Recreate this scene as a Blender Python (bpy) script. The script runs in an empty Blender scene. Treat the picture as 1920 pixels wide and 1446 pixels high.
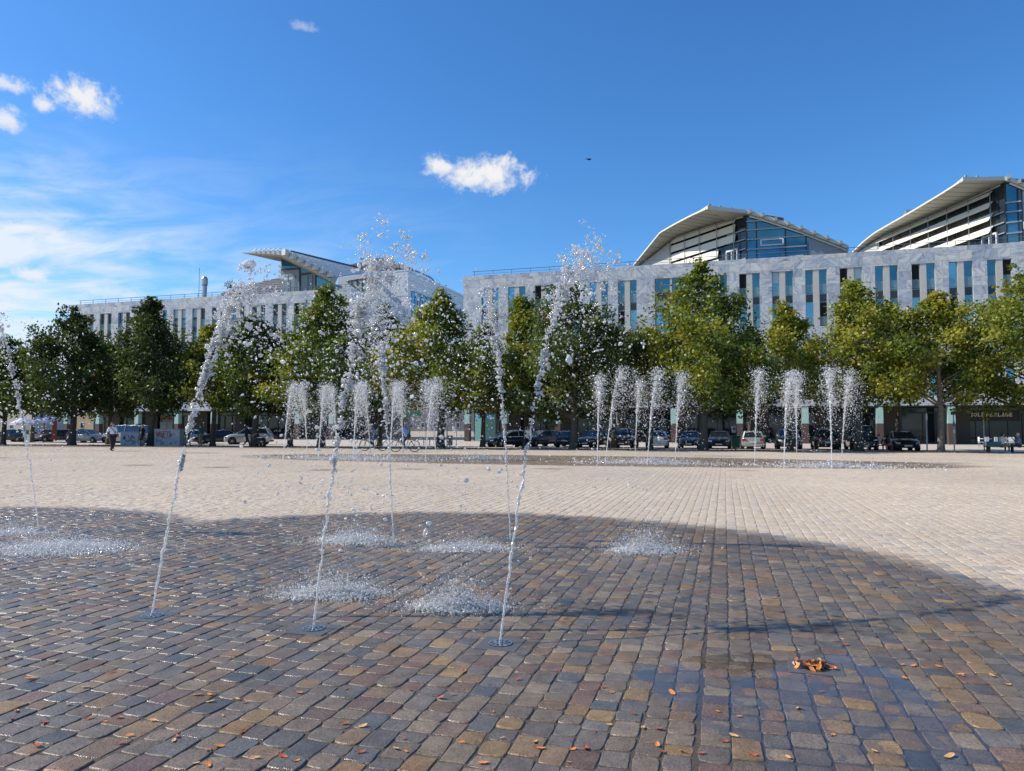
import bpy, bmesh, math, random
import numpy as np
from mathutils import Vector, Matrix
random.seed(7); rng = np.random.default_rng(11)
R = math.radians
sc = bpy.context.scene
COL = sc.collection

# ------------------------------------------------------------------ camera
FPX, CX, CY, CAMZ, PITCH = 1388.0, 960.0, 723.0, 1.6, R(3.03)
cd = bpy.data.cameras.new('camera'); cam = bpy.data.objects.new('camera', cd); COL.objects.link(cam)
cd.sensor_width = 36; cd.lens = FPX / 1920 * 36; cd.clip_end = 3000; cd.clip_start = 0.05
cam.location = (0, 0, CAMZ); cam.rotation_euler = (R(90) + PITCH, 0, 0)
sc.camera = cam
# ------------------------------------------------------------------ light
SUN_EL, SUN_TO = R(39), Vector((-0.985, 0.06))          # horizontal direction towards the sun
SUN_TO.normalize()
sd = bpy.data.lights.new('sun', 'SUN'); sd.energy = 4.6; sd.angle = R(0.53); sd.color = (1.0, 0.93, 0.82)
so = bpy.data.objects.new('sun', sd); COL.objects.link(so)
tosun = Vector((SUN_TO.x * math.cos(SUN_EL), SUN_TO.y * math.cos(SUN_EL), math.sin(SUN_EL)))
so.rotation_euler = (-tosun).to_track_quat('-Z', 'Y').to_euler(); so.location = (0, 0, 60)
sc.view_settings.view_transform = 'Standard'; sc.view_settings.look = 'None'
sc.view_settings.exposure = 0.30; sc.view_settings.gamma = 1.0
sc.cycles.max_bounces = 10; sc.cycles.diffuse_bounces = 3; sc.cycles.glossy_bounces = 3
sc.cycles.transmission_bounces = 8; sc.cycles.transparent_max_bounces = 12
sc.cycles.caustics_reflective = False; sc.cycles.caustics_refractive = False
sc.cycles.sample_clamp_indirect = 6.0
sc.cycles.use_denoising = True
# ------------------------------------------------------------------ node helper
class NT:
    def __init__(s, tree): s.t = tree; s.n = tree.nodes; s.l = tree.links
    def new(s, typ, **kw):
        n = s.n.new(typ)
        for k, v in kw.items(): setattr(n, k, v)
        return n
    def put(s, sock, v):
        if v is None: return
        if hasattr(v, 'is_output'): s.l.new(v, sock)
        elif isinstance(v, (tuple, list)) and len(v) == 3 and sock.type == 'RGBA': sock.default_value = (*v, 1)
        else: sock.default_value = v
    def m(s, op, a, b=None, c=None, clamp=False):
        n = s.new('ShaderNodeMath', operation=op, use_clamp=clamp)
        for i, v in enumerate((a, b, c)): s.put(n.inputs[i], v)
        return n.outputs[0]
    def v(s, op, a, b=None, scale=None):
        n = s.new('ShaderNodeVectorMath', operation=op); s.put(n.inputs[0], a); s.put(n.inputs[1], b)
        if scale is not None: s.put(n.inputs['Scale'], scale)
        return n.outputs['Value'] if op in ('DOT_PRODUCT', 'LENGTH', 'DISTANCE') else n.outputs[0]
    def mix(s, f, a, b, blend='MIX'):
        n = s.new('ShaderNodeMix', data_type='RGBA', blend_type=blend)
        s.put(n.inputs[0], f); s.put(n.inputs[6], a); s.put(n.inputs[7], b); return n.outputs[2]
    def noise(s, vec, scale, detail=3, rough=.5, dist=0, col=False):
        n = s.new('ShaderNodeTexNoise'); s.put(n.inputs['Vector'], vec); s.put(n.inputs['Scale'], scale)
        s.put(n.inputs['Detail'], detail); s.put(n.inputs['Roughness'], rough); s.put(n.inputs['Distortion'], dist)
        return n.outputs[1 if col else 0]
    def ss(s, x, a, b, lo=0., hi=1.):
        n = s.new('ShaderNodeMapRange', interpolation_type='SMOOTHSTEP')
        for i, v in enumerate((x, a, b, lo, hi)): s.put(n.inputs[i], v)
        return n.outputs[0]
    def sep(s, v):
        n = s.new('ShaderNodeSeparateXYZ'); s.put(n.inputs[0], v); return n.outputs
    def comb(s, x, y, z):
        n = s.new('ShaderNodeCombineXYZ')
        for i, v in enumerate((x, y, z)): s.put(n.inputs[i], v)
        return n.outputs[0]
    def ramp(s, f, stops):
        n = s.new('ShaderNodeValToRGB'); s.put(n.inputs[0], f); e = n.color_ramp.elements
        while len(e) < len(stops): e.new(.5)
        for i, (p, c) in enumerate(stops): e[i].position = p; e[i].color = (*c, 1)
        return n.outputs[0]
    def bump(s, h, strength=.3, dist=.02):
        n = s.new('ShaderNodeBump'); s.put(n.inputs['Height'], h); n.inputs['Strength'].default_value = strength
        n.inputs['Distance'].default_value = dist; return n.outputs[0]
def ray(px, py):
    u, v = (px - CX) / FPX, (CY - py) / FPX
    return Vector((u, math.cos(PITCH) - v * math.sin(PITCH), math.sin(PITCH) + v * math.cos(PITCH)))
CAM = Vector((0, 0, CAMZ))
# ------------------------------------------------------------------ world: daylight sky and clouds
w = bpy.data.worlds.new('World'); sc.world = w; w.use_nodes = True
T = NT(w.node_tree); T.n.clear()
sky = T.new('ShaderNodeTexSky', sky_type='NISHITA'); sky.sun_disc = False; sky.sun_elevation = SUN_EL
sky.sun_rotation = math.atan2(SUN_TO.x, SUN_TO.y); sky.altitude = 100; sky.air_density = 1.0; sky.dust_density = .5; sky.ozone_density = 2.0
dirv = T.v('NORMALIZE', T.new('ShaderNodeTexCoord').outputs['Generated'])
skc = T.v('SCALE', sky.outputs[0], scale=.12)
hs = T.new('ShaderNodeHueSaturation'); hs.inputs['Saturation'].default_value = 1.22; hs.inputs['Value'].default_value = 1.0
hs.inputs['Hue'].default_value = .5; T.l.new(skc, hs.inputs['Color']); skc = T.mix(1.0, hs.outputs[0], (.64, .955, 1.22), 'MULTIPLY')
n1 = T.noise(dirv, 36, 8, .66, .4); n2 = T.noise(dirv, 95, 6, .65)
nn = T.m('ADD', T.m('MULTIPLY', T.m('SUBTRACT', n1, .5), 2.7), T.m('MULTIPLY', T.m('SUBTRACT', n2, .5), 1.5))
mask = None; shade = None
for px, py, a, b, dens in ((912, 331, 70, 29, 1), (826, 314, 25, 20, .95), (868, 325, 28, 9, .7), (160, 190, 40, 28, .95), (82, 198, 14, 14, .85), (16, 160, 26, 13, .75),
                           (10, 224, 28, 17, .85), (571, 53, 17, 9, .35), (56, 516, 24, 12, .8), (208, 548, 40, 11, .5), (38, 428, 60, 8, .55), (196, 205, 20, 20, .4)):
    D = ray(px, py).normalized(); U = Vector((D.y, -D.x, 0)).normalized(); V = U.cross(D)
    pu = T.m('MULTIPLY', T.v('DOT_PRODUCT', dirv, tuple(U)), FPX / a); pv = T.m('MULTIPLY', T.v('DOT_PRODUCT', dirv, tuple(V)), FPX / b)
    pv2 = T.m('MULTIPLY', pv, T.m('ADD', 1.0, T.m('MULTIPLY', T.m('LESS_THAN', pv, 0), .35)))
    r = T.m('SQRT', T.m('ADD', T.m('MULTIPLY', pu, pu), T.m('MULTIPLY', pv2, pv2)))
    front = T.m('GREATER_THAN', T.v('DOT_PRODUCT', dirv, tuple(D)), .5)
    k = T.m('MULTIPLY', T.m('MULTIPLY', T.ss(T.m('ADD', r, nn), 1.42, .22), dens), front)
    mask = k if mask is None else T.m('MAXIMUM', mask, k)
    sh = T.m('MULTIPLY', T.ss(pv, .1, -1.0), k); shade = sh if shade is None else T.m('MAXIMUM', shade, sh)
# high streaky cloud low on the left
S = T.sep(dirv); az = T.m('ARCTAN2', S[0], S[1]); el = T.m('ARCSINE', S[2])
stv = T.comb(T.m('ADD', T.m('MULTIPLY', az, 5.0), T.m('MULTIPLY', el, 9.0)), T.m('SUBTRACT', T.m('MULTIPLY', el, 26), T.m('MULTIPLY', az, 6.0)), 0)
ci = T.noise(stv, 1.1, 8, .62, .7); ci2 = T.noise(stv, .45, 3, .5, .3)
reg = T.m('MULTIPLY', T.ss(az, .08, -.36), T.m('MULTIPLY', T.ss(el, .40, .17), T.ss(el, -.12, .02)))
reg = T.m('MULTIPLY', reg, T.m('ADD', .35, T.ss(T.m('ADD', az, T.m('MULTIPLY', el, 1.0)), -.10, -.42)))
cir = T.m('MULTIPLY', T.ss(T.m('ADD', T.m('MULTIPLY', ci, .65), T.m('MULTIPLY', ci2, .35)), .36, .72), T.m('MULTIPLY', reg, 1.15), clamp=True)
cir = T.m('MULTIPLY', cir, .95)
cc = T.mix(T.m('MULTIPLY', shade, .55), (.92, .92, .93), (.60, .66, .76))
cc = T.v('SCALE', cc, scale=.80)
skc = T.mix(cir, skc, (.66, .72, .80)); skc = T.mix(mask, skc, cc)
bg = T.new('ShaderNodeBackground'); T.l.new(skc, bg.inputs[0]); bg.inputs[1].default_value = 1.0
T.l.new(bg.outputs[0], T.new('ShaderNodeOutputWorld').inputs[0])
# ------------------------------------------------------------------ geometry helpers
TH = R(17.0); UU = Vector((math.cos(TH), -math.sin(TH), 0)); NN = Vector((math.sin(TH), math.cos(TH), 0))
PH = R(16.0)                                             # direction of the paving courses
def zg_s(s): return -0.42 * min(max((s - 40) / 26.0, 0), 1)
def zg(x, y): return zg_s(x * NN.x + y * NN.y)
def at(px, py, depth): d = ray(px, py); return CAM + d * (depth / d.y)
def on_s(px, py, s): d = ray(px, py); return CAM + d * (s / (d.x * NN.x + d.y * NN.y))
def on_plane(px, py, P, dr):
    d = ray(px, py); n = Vector((-dr.y, dr.x, 0)); return CAM + d * ((P - CAM).dot(n) / d.dot(n))
def on_z(px, py, z): d = ray(px, py); return CAM + d * ((z - CAMZ) / d.z)
def gat(px, depth): x = (px - CX) / FPX * depth; return Vector((x, depth, zg(x, depth)))
def gs(px, s): r = (px - CX) / FPX; y = s / (NN.y + NN.x * r); return Vector((r * y, y, zg_s(s)))
XF = {}
def thing(name, label=None, cat=None, loc=(0, 0, 0), rz=0, group=None, kind=None):
    o = bpy.data.objects.new(name, None); COL.objects.link(o); o.location = loc; o.rotation_euler = (0, 0, rz)
    o.empty_display_size = .3
    XF[o.name] = Matrix.Translation(Vector(loc)) @ Matrix.Rotation(rz, 4, 'Z')
    tag(o, label, cat, group, kind); return o
def tag(o, label=None, cat=None, group=None, kind=None):
    if label: o['label'] = label
    if cat: o['category'] = cat
    if group: o['group'] = group
    if kind: o['kind'] = kind
    return o
class MB:
    """collects faces; build() links them as one mesh object"""
    def __init__(s): s.v = []; s.f = []; s.mi = []
    def face(s, pts, mi=0):
        b = len(s.v); s.v += [tuple(p) for p in pts]; s.f.append(tuple(range(b, b + len(pts)))); s.mi.append(mi); return s
    def box(s, c, d, rz=0, mi=0, M=None):
        M = M or (Matrix.Translation(Vector(c)) @ Matrix.Rotation(rz, 4, 'Z'))
        x, y, z = d[0] / 2, d[1] / 2, d[2] / 2; b = len(s.v)
        for sx in (-1, 1):
            for sy in (-1, 1):
                for sz in (-1, 1): s.v.append(tuple(M @ Vector((sx * x, sy * y, sz * z))))
        for q in ((0, 1, 3, 2), (4, 6, 7, 5), (0, 4, 5, 1), (2, 3, 7, 6), (0, 2, 6, 4), (1, 5, 7, 3)): s.f.append(tuple(b + i for i in q)); s.mi.append(mi)
        return s
    def box2(s, x0, x1, y0, y1, z0, z1, mi=0): return s.box(((x0 + x1) / 2, (y0 + y1) / 2, (z0 + z1) / 2), (x1 - x0, y1 - y0, z1 - z0), mi=mi)
    def beam(s, a, b, w_, h, mi=0):
        a, b = Vector(a), Vector(b); d = b - a; L = d.length
        q = d.to_track_quat('X', 'Z').to_matrix().to_4x4(); return s.box(None, (L, w_, h), mi=mi, M=Matrix.Translation((a + b) / 2) @ q)
    def tube(s, pts, rad, n=8, mi=0, cap=True):
        pts = [Vector(p) for p in pts]; rad = rad if isinstance(rad, (list, tuple)) else [rad] * len(pts); b = len(s.v)
        ref = None
        for i, p in enumerate(pts):
            d = (pts[min(i + 1, len(pts) - 1)] - pts[max(i - 1, 0)]).normalized()
            if ref is None: ref = Vector((0, 0, 1)) if abs(d.z) < .9 else Vector((1, 0, 0))
            a = d.cross(ref).normalized(); c = a.cross(d); ref = c
            for k in range(n):
                t = 2 * math.pi * k / n; s.v.append(tuple(p + (a * math.cos(t) + c * math.sin(t)) * rad[i]))
        for i in range(len(pts) - 1):
            for k in range(n):
                s.f.append((b + i * n + k, b + i * n + (k + 1) % n, b + (i + 1) * n + (k + 1) % n, b + (i + 1) * n + k)); s.mi.append(mi)
        if cap:
            s.f.append(tuple(b + k for k in reversed(range(n)))); s.mi.append(mi)
            s.f.append(tuple(b + (len(pts) - 1) * n + k for k in range(n))); s.mi.append(mi)
        return s
    def prism(s, poly, thick, mi=0):
        """flat polygon (3D points) with a thickness vector"""
        poly = [Vector(p) for p in poly]; t = Vector(thick); b = len(s.v); n = len(poly)
        s.v += [tuple(p) for p in poly] + [tuple(p + t) for p in poly]
        s.f.append(tuple(range(b, b + n))); s.mi.append(mi); s.f.append(tuple(b + n + i for i in reversed(range(n)))); s.mi.append(mi)
        for i in range(n):
            j = (i + 1) % n; s.f.append((b + j, b + i, b + n + i, b + n + j)); s.mi.append(mi)
        return s
    def ico(s, c, r, sub=1, mi=0, M=None):
        bm = bmesh.new(); bmesh.ops.create_icosphere(bm, subdivisions=sub, radius=1)
        b = len(s.v); c = Vector(c)
        rr = Vector(r) if isinstance(r, (tuple, list)) else Vector((r, r, r))
        for v in bm.verts:
            p = Vector((v.co.x * rr.x, v.co.y * rr.y, v.co.z * rr.z)); s.v.append(tuple((M @ p if M else p) + c))
        for f in bm.faces: s.f.append(tuple(b + v.index for v in f.verts)); s.mi.append(mi)
        bm.free(); return s
    def build(s, name, mats, parent=None, local=False, smooth=False, bevel=0):
        me = bpy.data.meshes.new(name); vs = s.v
        if parent is not None and not local:
            p = parent; Mx = Matrix.Identity(4)
            while p is not None: Mx = XF.get(p.name, Matrix.Identity(4)) @ Mx; p = p.parent
            inv = Mx.inverted(); vs = [tuple(inv @ Vector(v)) for v in vs]
        me.from_pydata(vs, [], s.f)
        mats = mats if isinstance(mats, (list, tuple)) else [mats]
        for m_ in mats: me.materials.append(m_)
        if len(mats) > 1: me.polygons.foreach_set('material_index', s.mi)
        bm = bmesh.new(); bm.from_mesh(me); bmesh.ops.recalc_face_normals(bm, faces=bm.faces)
        bm.to_mesh(me); bm.free()
        if smooth: me.polygons.foreach_set('use_smooth', [True] * len(me.polygons))
        o = bpy.data.objects.new(name, me); COL.objects.link(o)
        if parent is not None: o.parent = parent
        if bevel:
            md = o.modifiers.new('bevel', 'BEVEL'); md.width = bevel; md.segments = 2; md.limit_method = 'ANGLE'
        return o
def npmesh(name, V, F, mat, parent=None, smooth=False, facecol=None, kind=None):
    """V (n,3), F (m,k) constant-size faces"""
    me = bpy.data.meshes.new(name); k = F.shape[1]
    me.vertices.add(len(V)); me.vertices.foreach_set('co', np.ascontiguousarray(V, np.float32).ravel())
    me.loops.add(F.size); me.loops.foreach_set('vertex_index', np.ascontiguousarray(F, np.int32).ravel())
    me.polygons.add(len(F)); me.polygons.foreach_set('loop_start', np.arange(0, F.size, k, dtype=np.int32))
    me.polygons.foreach_set('loop_total', np.full(len(F), k, np.int32))
    if smooth: me.polygons.foreach_set('use_smooth', np.ones(len(F), bool))
    me.update(calc_edges=True)
    if facecol is not None:
        at_ = me.attributes.new('tint', 'FLOAT_COLOR', 'FACE'); at_.data.foreach_set('color', np.ascontiguousarray(facecol, np.float32).ravel())
    me.materials.append(mat); o = bpy.data.objects.new(name, me); COL.objects.link(o)
    if parent is not None: o.parent = parent
    if kind: o['kind'] = kind
    return o
def copy_tree(o, parent=None):
    c = o.copy(); COL.objects.link(c)
    if parent is not None: c.parent = parent
    for ch in list(o.children): copy_tree(ch, c)
    return c
# ------------------------------------------------------------------ materials
MATS = {}
def pbr(name, col, rough=.6, metal=0., spec=.5, var=.08, scale=4., bump=0., bscale=40., trans=0., coat=0., ior=1.45):
    if name in MATS: return MATS[name]
    m = bpy.data.materials.new(name); m.use_nodes = True; t = NT(m.node_tree); b = t.n['Principled BSDF']
    tc = t.new('ShaderNodeTexCoord').outputs['Object']; nz = t.noise(tc, scale, 4)
    lo = tuple(c * (1 - var) for c in col); hi = tuple(min(1, c * (1 + var)) for c in col)
    t.l.new(t.ramp(nz, [(.25, lo), (.75, hi)]), b.inputs['Base Color'])
    b.inputs['Roughness'].default_value = rough; b.inputs['Metallic'].default_value = metal
    b.inputs['Specular IOR Level'].default_value = spec; b.inputs['IOR'].default_value = ior
    b.inputs['Transmission Weight'].default_value = trans; b.inputs['Coat Weight'].default_value = coat
    if bump: t.l.new(t.bump(t.noise(tc, bscale, 3), bump, .01), b.inputs['Normal'])
    MATS[name] = m; return m
def mk(name):
    m = bpy.data.materials.new(name); m.use_nodes = True; MATS[name] = m; t = NT(m.node_tree); return m, t, t.n['Principled BSDF']
def marble():
    m, t, b = mk('marble_cladding'); tc = t.new('ShaderNodeTexCoord').outputs['Object']; x, y, z = t.sep(tc)
    xx = t.m('ADD', x, y)
    br = t.new('ShaderNodeTexBrick'); br.offset = .37; br.squash = 1.0; br.offset_frequency = 2
    t.put(br.inputs['Vector'], t.comb(t.m('ADD', xx, 200.13), t.m('ADD', z, 50.1), 0)); br.inputs['Scale'].default_value = 1.0
    br.inputs['Brick Width'].default_value = 1.13; br.inputs['Row Height'].default_value = .92; br.inputs['Mortar Size'].default_value = .012
    br.inputs['Mortar Smooth'].default_value = .1; br.inputs['Color1'].default_value = (0, 0, 0, 1); br.inputs['Color2'].default_value = (1, 1, 1, 1)
    br.inputs['Mortar'].default_value = (.5, .5, .5, 1)
    rnd = t.sep(br.outputs['Color'])[0]
    ang = t.m('MULTIPLY', t.m('SUBTRACT', rnd, .5), 5.5); ca, sa = t.m('COSINE', ang), t.m('SINE', ang)
    off = t.m('MULTIPLY', rnd, 91.7)
    vx = t.m('ADD', t.m('SUBTRACT', t.m('MULTIPLY', xx, ca), t.m('MULTIPLY', z, sa)), off); vy = t.m('ADD', t.m('ADD', t.m('MULTIPLY', xx, sa), t.m('MULTIPLY', z, ca)), off)
    vein = t.noise(t.comb(t.m('MULTIPLY', vx, 2.6), t.m('MULTIPLY', vy, .5), off), 1.6, 5, .6, .8); cl = t.noise(t.comb(vx, vy, off), 1.1, 3)
    c = t.ramp(t.m('ADD', t.m('MULTIPLY', vein, .75), t.m('MULTIPLY', cl, .25)), [(.33, (.25, .28, .34)), (.45, (.48, .51, .55)), (.56, (.66, .665, .66)), (.75, (.75, .745, .725))])
    tone = t.ramp(t.m('FRACT', t.m('MULTIPLY', rnd, 7.31)), [(0, (.66, .70, .78)), (.35, (.88, .90, .93)), (.7, (1.05, 1.03, .99)), (1, (1.0, .94, .87))])
    c = t.mix(1.0, c, tone, 'MULTIPLY'); c = t.mix(1.0, c, (.94, .94, .935), 'MULTIPLY'); c = t.mix(t.m('MULTIPLY', br.outputs['Fac'], .75), c, (.18, .19, .21))
    t.l.new(c, b.inputs['Base Color']); b.inputs['Roughness'].default_value = .38; return m
def glassy(name, col, rough=.04, metal=.75, wob=.0):
    m, t, b = mk(name); tc = t.new('ShaderNodeTexCoord').outputs['Object']; g = t.new('ShaderNodeNewGeometry').outputs['Position']
    nz = t.noise(g, .35, 2); t.l.new(t.ramp(nz, [(.35, tuple(c * .65 for c in col)), (.65, col)]), b.inputs['Base Color'])
    b.inputs['Metallic'].default_value = metal; b.inputs['Roughness'].default_value = rough
    t.l.new(t.bump(t.noise(g, .8, 1), .05 + wob, .05), b.inputs['Normal']); return m
M_marble = marble()
M_glass = glassy('blue_tinted_glass', (.055, .21, .30)); M_glassl = glassy('light_blue_glass', (.12, .38, .53)); M_glassd = glassy('dark_glass', (.035, .05, .06), metal=.3)
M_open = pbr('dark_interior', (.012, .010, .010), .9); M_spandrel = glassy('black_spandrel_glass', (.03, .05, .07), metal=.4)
M_beige = pbr('beige_metal_panel', (.52, .50, .45), .5); M_frame = pbr('grey_window_frame', (.30, .33, .35), .4, .3); M_dframe = pbr('dark_metal', (.05, .055, .06), .45, .4)
M_rail = pbr('steel_railing', (.16, .20, .25), .4, .6); M_white = pbr('white_panel', (.68, .69, .70), .45, var=.04); M_greyp = pbr('grey_metal_panel', (.24, .28, .32), .45, .2)
M_soffit = pbr('grey_green_roof_panel', (.52, .52, .46), .55); M_roofl = pbr('pale_metal_roof', (.66, .67, .67), .5, .1)
M_brown = pbr('dark_brown_ribbed_roof', (.13, .115, .105), .55, .2); M_cream = pbr('cream_louvre', (.84, .78, .66), .5, var=.04); M_beam = pbr('white_steel', (.70, .70, .67), .4)
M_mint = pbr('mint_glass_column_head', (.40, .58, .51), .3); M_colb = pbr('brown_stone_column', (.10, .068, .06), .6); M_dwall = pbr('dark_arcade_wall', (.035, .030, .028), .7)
M_soil = pbr('dark_trunk_base', (.05, .04, .03), .9)
def glass_pale():
    m, t, b = mk('clear_pane'); b.inputs['Base Color'].default_value = (.35, .55, .6, 1); b.inputs['Roughness'].default_value = .05
    b.inputs['Alpha'].default_value = .2; b.inputs['Specular IOR Level'].default_value = .8; return m
M_pane = glass_pale()
# ------------------------------------------------------------------ ground and paving
WETC = [(-1.4, 7.4, 6.3, 6.3, 0), (-9.5, 9.2, 5.4, 5.4, 0), (-1.4, 3.4, 4.9, 5.2, 0), (-7.5, 4.5, 6, 4.4, 0)]
far_c = [(2.2, 33.9, 17.0, 4.7, 17), (-14.7, 29.4, .75, .5, 17), (-11, 27.9, .7, .5, 17), (-6.6, 26.3, .75, .5, 17), (-3.6, 26.9, .7, .45, 17), (1.4, 27.0, .7, .35, 17), (8.2, 26.0, .6, .35, 17), (-17.5, 42, 1.5, .6, 17), (-25, 36, 1.2, .5, 17)]
def wet_mask(t, pos):
    x, y, z = t.sep(pos); wetm = None
    nz = t.m('MULTIPLY', t.m('SUBTRACT', t.noise(pos, .8, 7, .68), .5), .95); nf = t.m('MULTIPLY', t.m('SUBTRACT', t.noise(pos, 9, 2), .5), .10)
    for i, (cx, cy, a, b_, rot) in enumerate(WETC + far_c):
        dx, dy = t.m('SUBTRACT', x, cx), t.m('SUBTRACT', y, cy); co, si = math.cos(R(rot)), math.sin(R(rot))
        p = t.m('SUBTRACT', t.m('MULTIPLY', dx, co), t.m('MULTIPLY', dy, si)); q = t.m('ADD', t.m('MULTIPLY', dx, si), t.m('MULTIPLY', dy, co))
        p = t.m('DIVIDE', p, a); q = t.m('DIVIDE', q, b_); r = t.m('SQRT', t.m('ADD', t.m('MULTIPLY', p, p), t.m('MULTIPLY', q, q)))
        sm = min(a, b_)
        e = t.m('MULTIPLY', t.m('SUBTRACT', 1.0, r), sm)
        e = t.m('ADD', e, t.m('MULTIPLY', t.m('ADD', nz, nf), 1.0 if sm > 2 else .5)); k = t.ss(e, -.28 if sm > 2 else -.12, .48 if sm > 2 else .3)
        if sm < 1: k = t.m('MULTIPLY', k, .75)
        wetm = k if wetm is None else t.m('MAXIMUM', wetm, k)
    return wetm
def paving_mat(name, stones):
    m, t, b = mk(name); pos = t.new('ShaderNodeNewGeometry').outputs['Position']
    if stones:
        an = t.new('ShaderNodeAttribute'); an.attribute_name = 'tint'; base = an.outputs['Color']; rn = an.outputs['Alpha']
        g = t.noise(pos, 9, 5, .65); g2 = t.noise(pos, 75, 3, .7)
        base = t.mix(1.0, base, t.ramp(g, [(.25, (.72, .71, .70)), (.75, (1.22, 1.2, 1.18))]), 'MULTIPLY')
        base = t.mix(1.0, base, t.ramp(g2, [(.32, (.66, .65, .64)), (.5, (1., 1., 1.)), (.68, (1.2, 1.19, 1.17))]), 'MULTIPLY')
    else:
        rn = t.noise(pos, 2.2, 2); base = t.ramp(t.noise(pos, 30, 3), [(.3, (.33, .275, .21)), (.7, (.52, .44, .345))])
    big = t.noise(pos, .16, 3, .5); base = t.mix(1.0, base, t.ramp(big, [(.3, (.90, .89, .88)), (.7, (1.08, 1.07, 1.05))]), 'MULTIPLY')
    wm = wet_mask(t, pos)
    gm = t.new('ShaderNodeGamma'); t.put(gm.inputs[0], base); gm.inputs[1].default_value = 1.32
    wetcol = t.mix(1.0, gm.outputs[0], (.60, .55, .49) if stones else (.30, .28, .25), 'MULTIPLY')
    col = t.mix(wm, base, wetcol); t.l.new(col, b.inputs['Base Color'])
    wr = t.ss(t.m('ADD', t.m('MULTIPLY', rn, .55), t.m('MULTIPLY', t.noise(pos, 1.3, 4, .6), .6)), .3, .85, .20, .56)
    t.l.new(t.m('ADD', t.m('MULTIPLY', t.m('SUBTRACT', 1, wm), .82), t.m('MULTIPLY', wm, wr)), b.inputs['Roughness'])
    t.l.new(t.m('ADD', .25, t.m('MULTIPLY', wm, .22)), b.inputs['Specular IOR Level'])
    hh = t.m('ADD', t.m('MULTIPLY', t.noise(pos, 45, 4, .6), .7), t.m('MULTIPLY', t.noise(pos, 160, 2), .4))
    t.l.new(t.bump(hh, .8, .008), b.inputs['Normal'])
    return m
M_stone = paving_mat('stone_setts', True); M_joint = paving_mat('sand_joints', False)
def ground():
    ss_ = [-120, -40, 0, 20, 40, 43, 46, 49, 52, 55, 58, 62, 66, 75, 90, 140, 300, 900]
    us = np.linspace(-900, 900, 61); V = []
    for s in ss_:
        for u in us: p = UU * u + NN * s; V.append((p.x, p.y, zg_s(s) - .0048))
    n = len(us); F = [(i * n + j, i * n + j + 1, (i + 1) * n + j + 1, (i + 1) * n + j) for i in range(len(ss_) - 1) for j in range(n - 1)]
    npmesh('ground', np.array(V), np.array(F), M_joint, kind='structure')
ground()
EDGE_A, EDGE_B = Vector((-39, 57, 0)), Vector((33, 47.6, 0))      # far edge of the paved square
def edge_y(x): return EDGE_A.y + (x - EDGE_A.x) / (EDGE_B.x - EDGE_A.x) * (EDGE_B.y - EDGE_A.y)
PAL = np.array([(.60, .49, .37), (.55, .46, .37), (.66, .56, .45), (.48, .42, .36), (.52, .40, .29), (.56, .42, .25), (.42, .38, .345), (.46, .345, .285), (.36, .345, .34), (.27, .28, .30), (.60, .45, .27)])
PW = np.array([.2, .17, .13, .13, .1, .06, .08, .05, .045, .015, .02]); PW /= PW.sum()
PALW = np.array([(.46, .40, .33), (.40, .36, .32), (.56, .50, .42), (.34, .33, .33), (.52, .38, .24), (.62, .46, .24), (.30, .32, .35), (.42, .29, .25), (.24, .27, .32), (.17, .24, .32), (.62, .42, .2)])
PWW = np.array([.17, .16, .09, .15, .1, .05, .1, .07, .06, .03, .02]); PWW /= PWW.sum(); PALW = PALW * .58 + np.array([.39, .355, .31]) * .42
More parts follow.
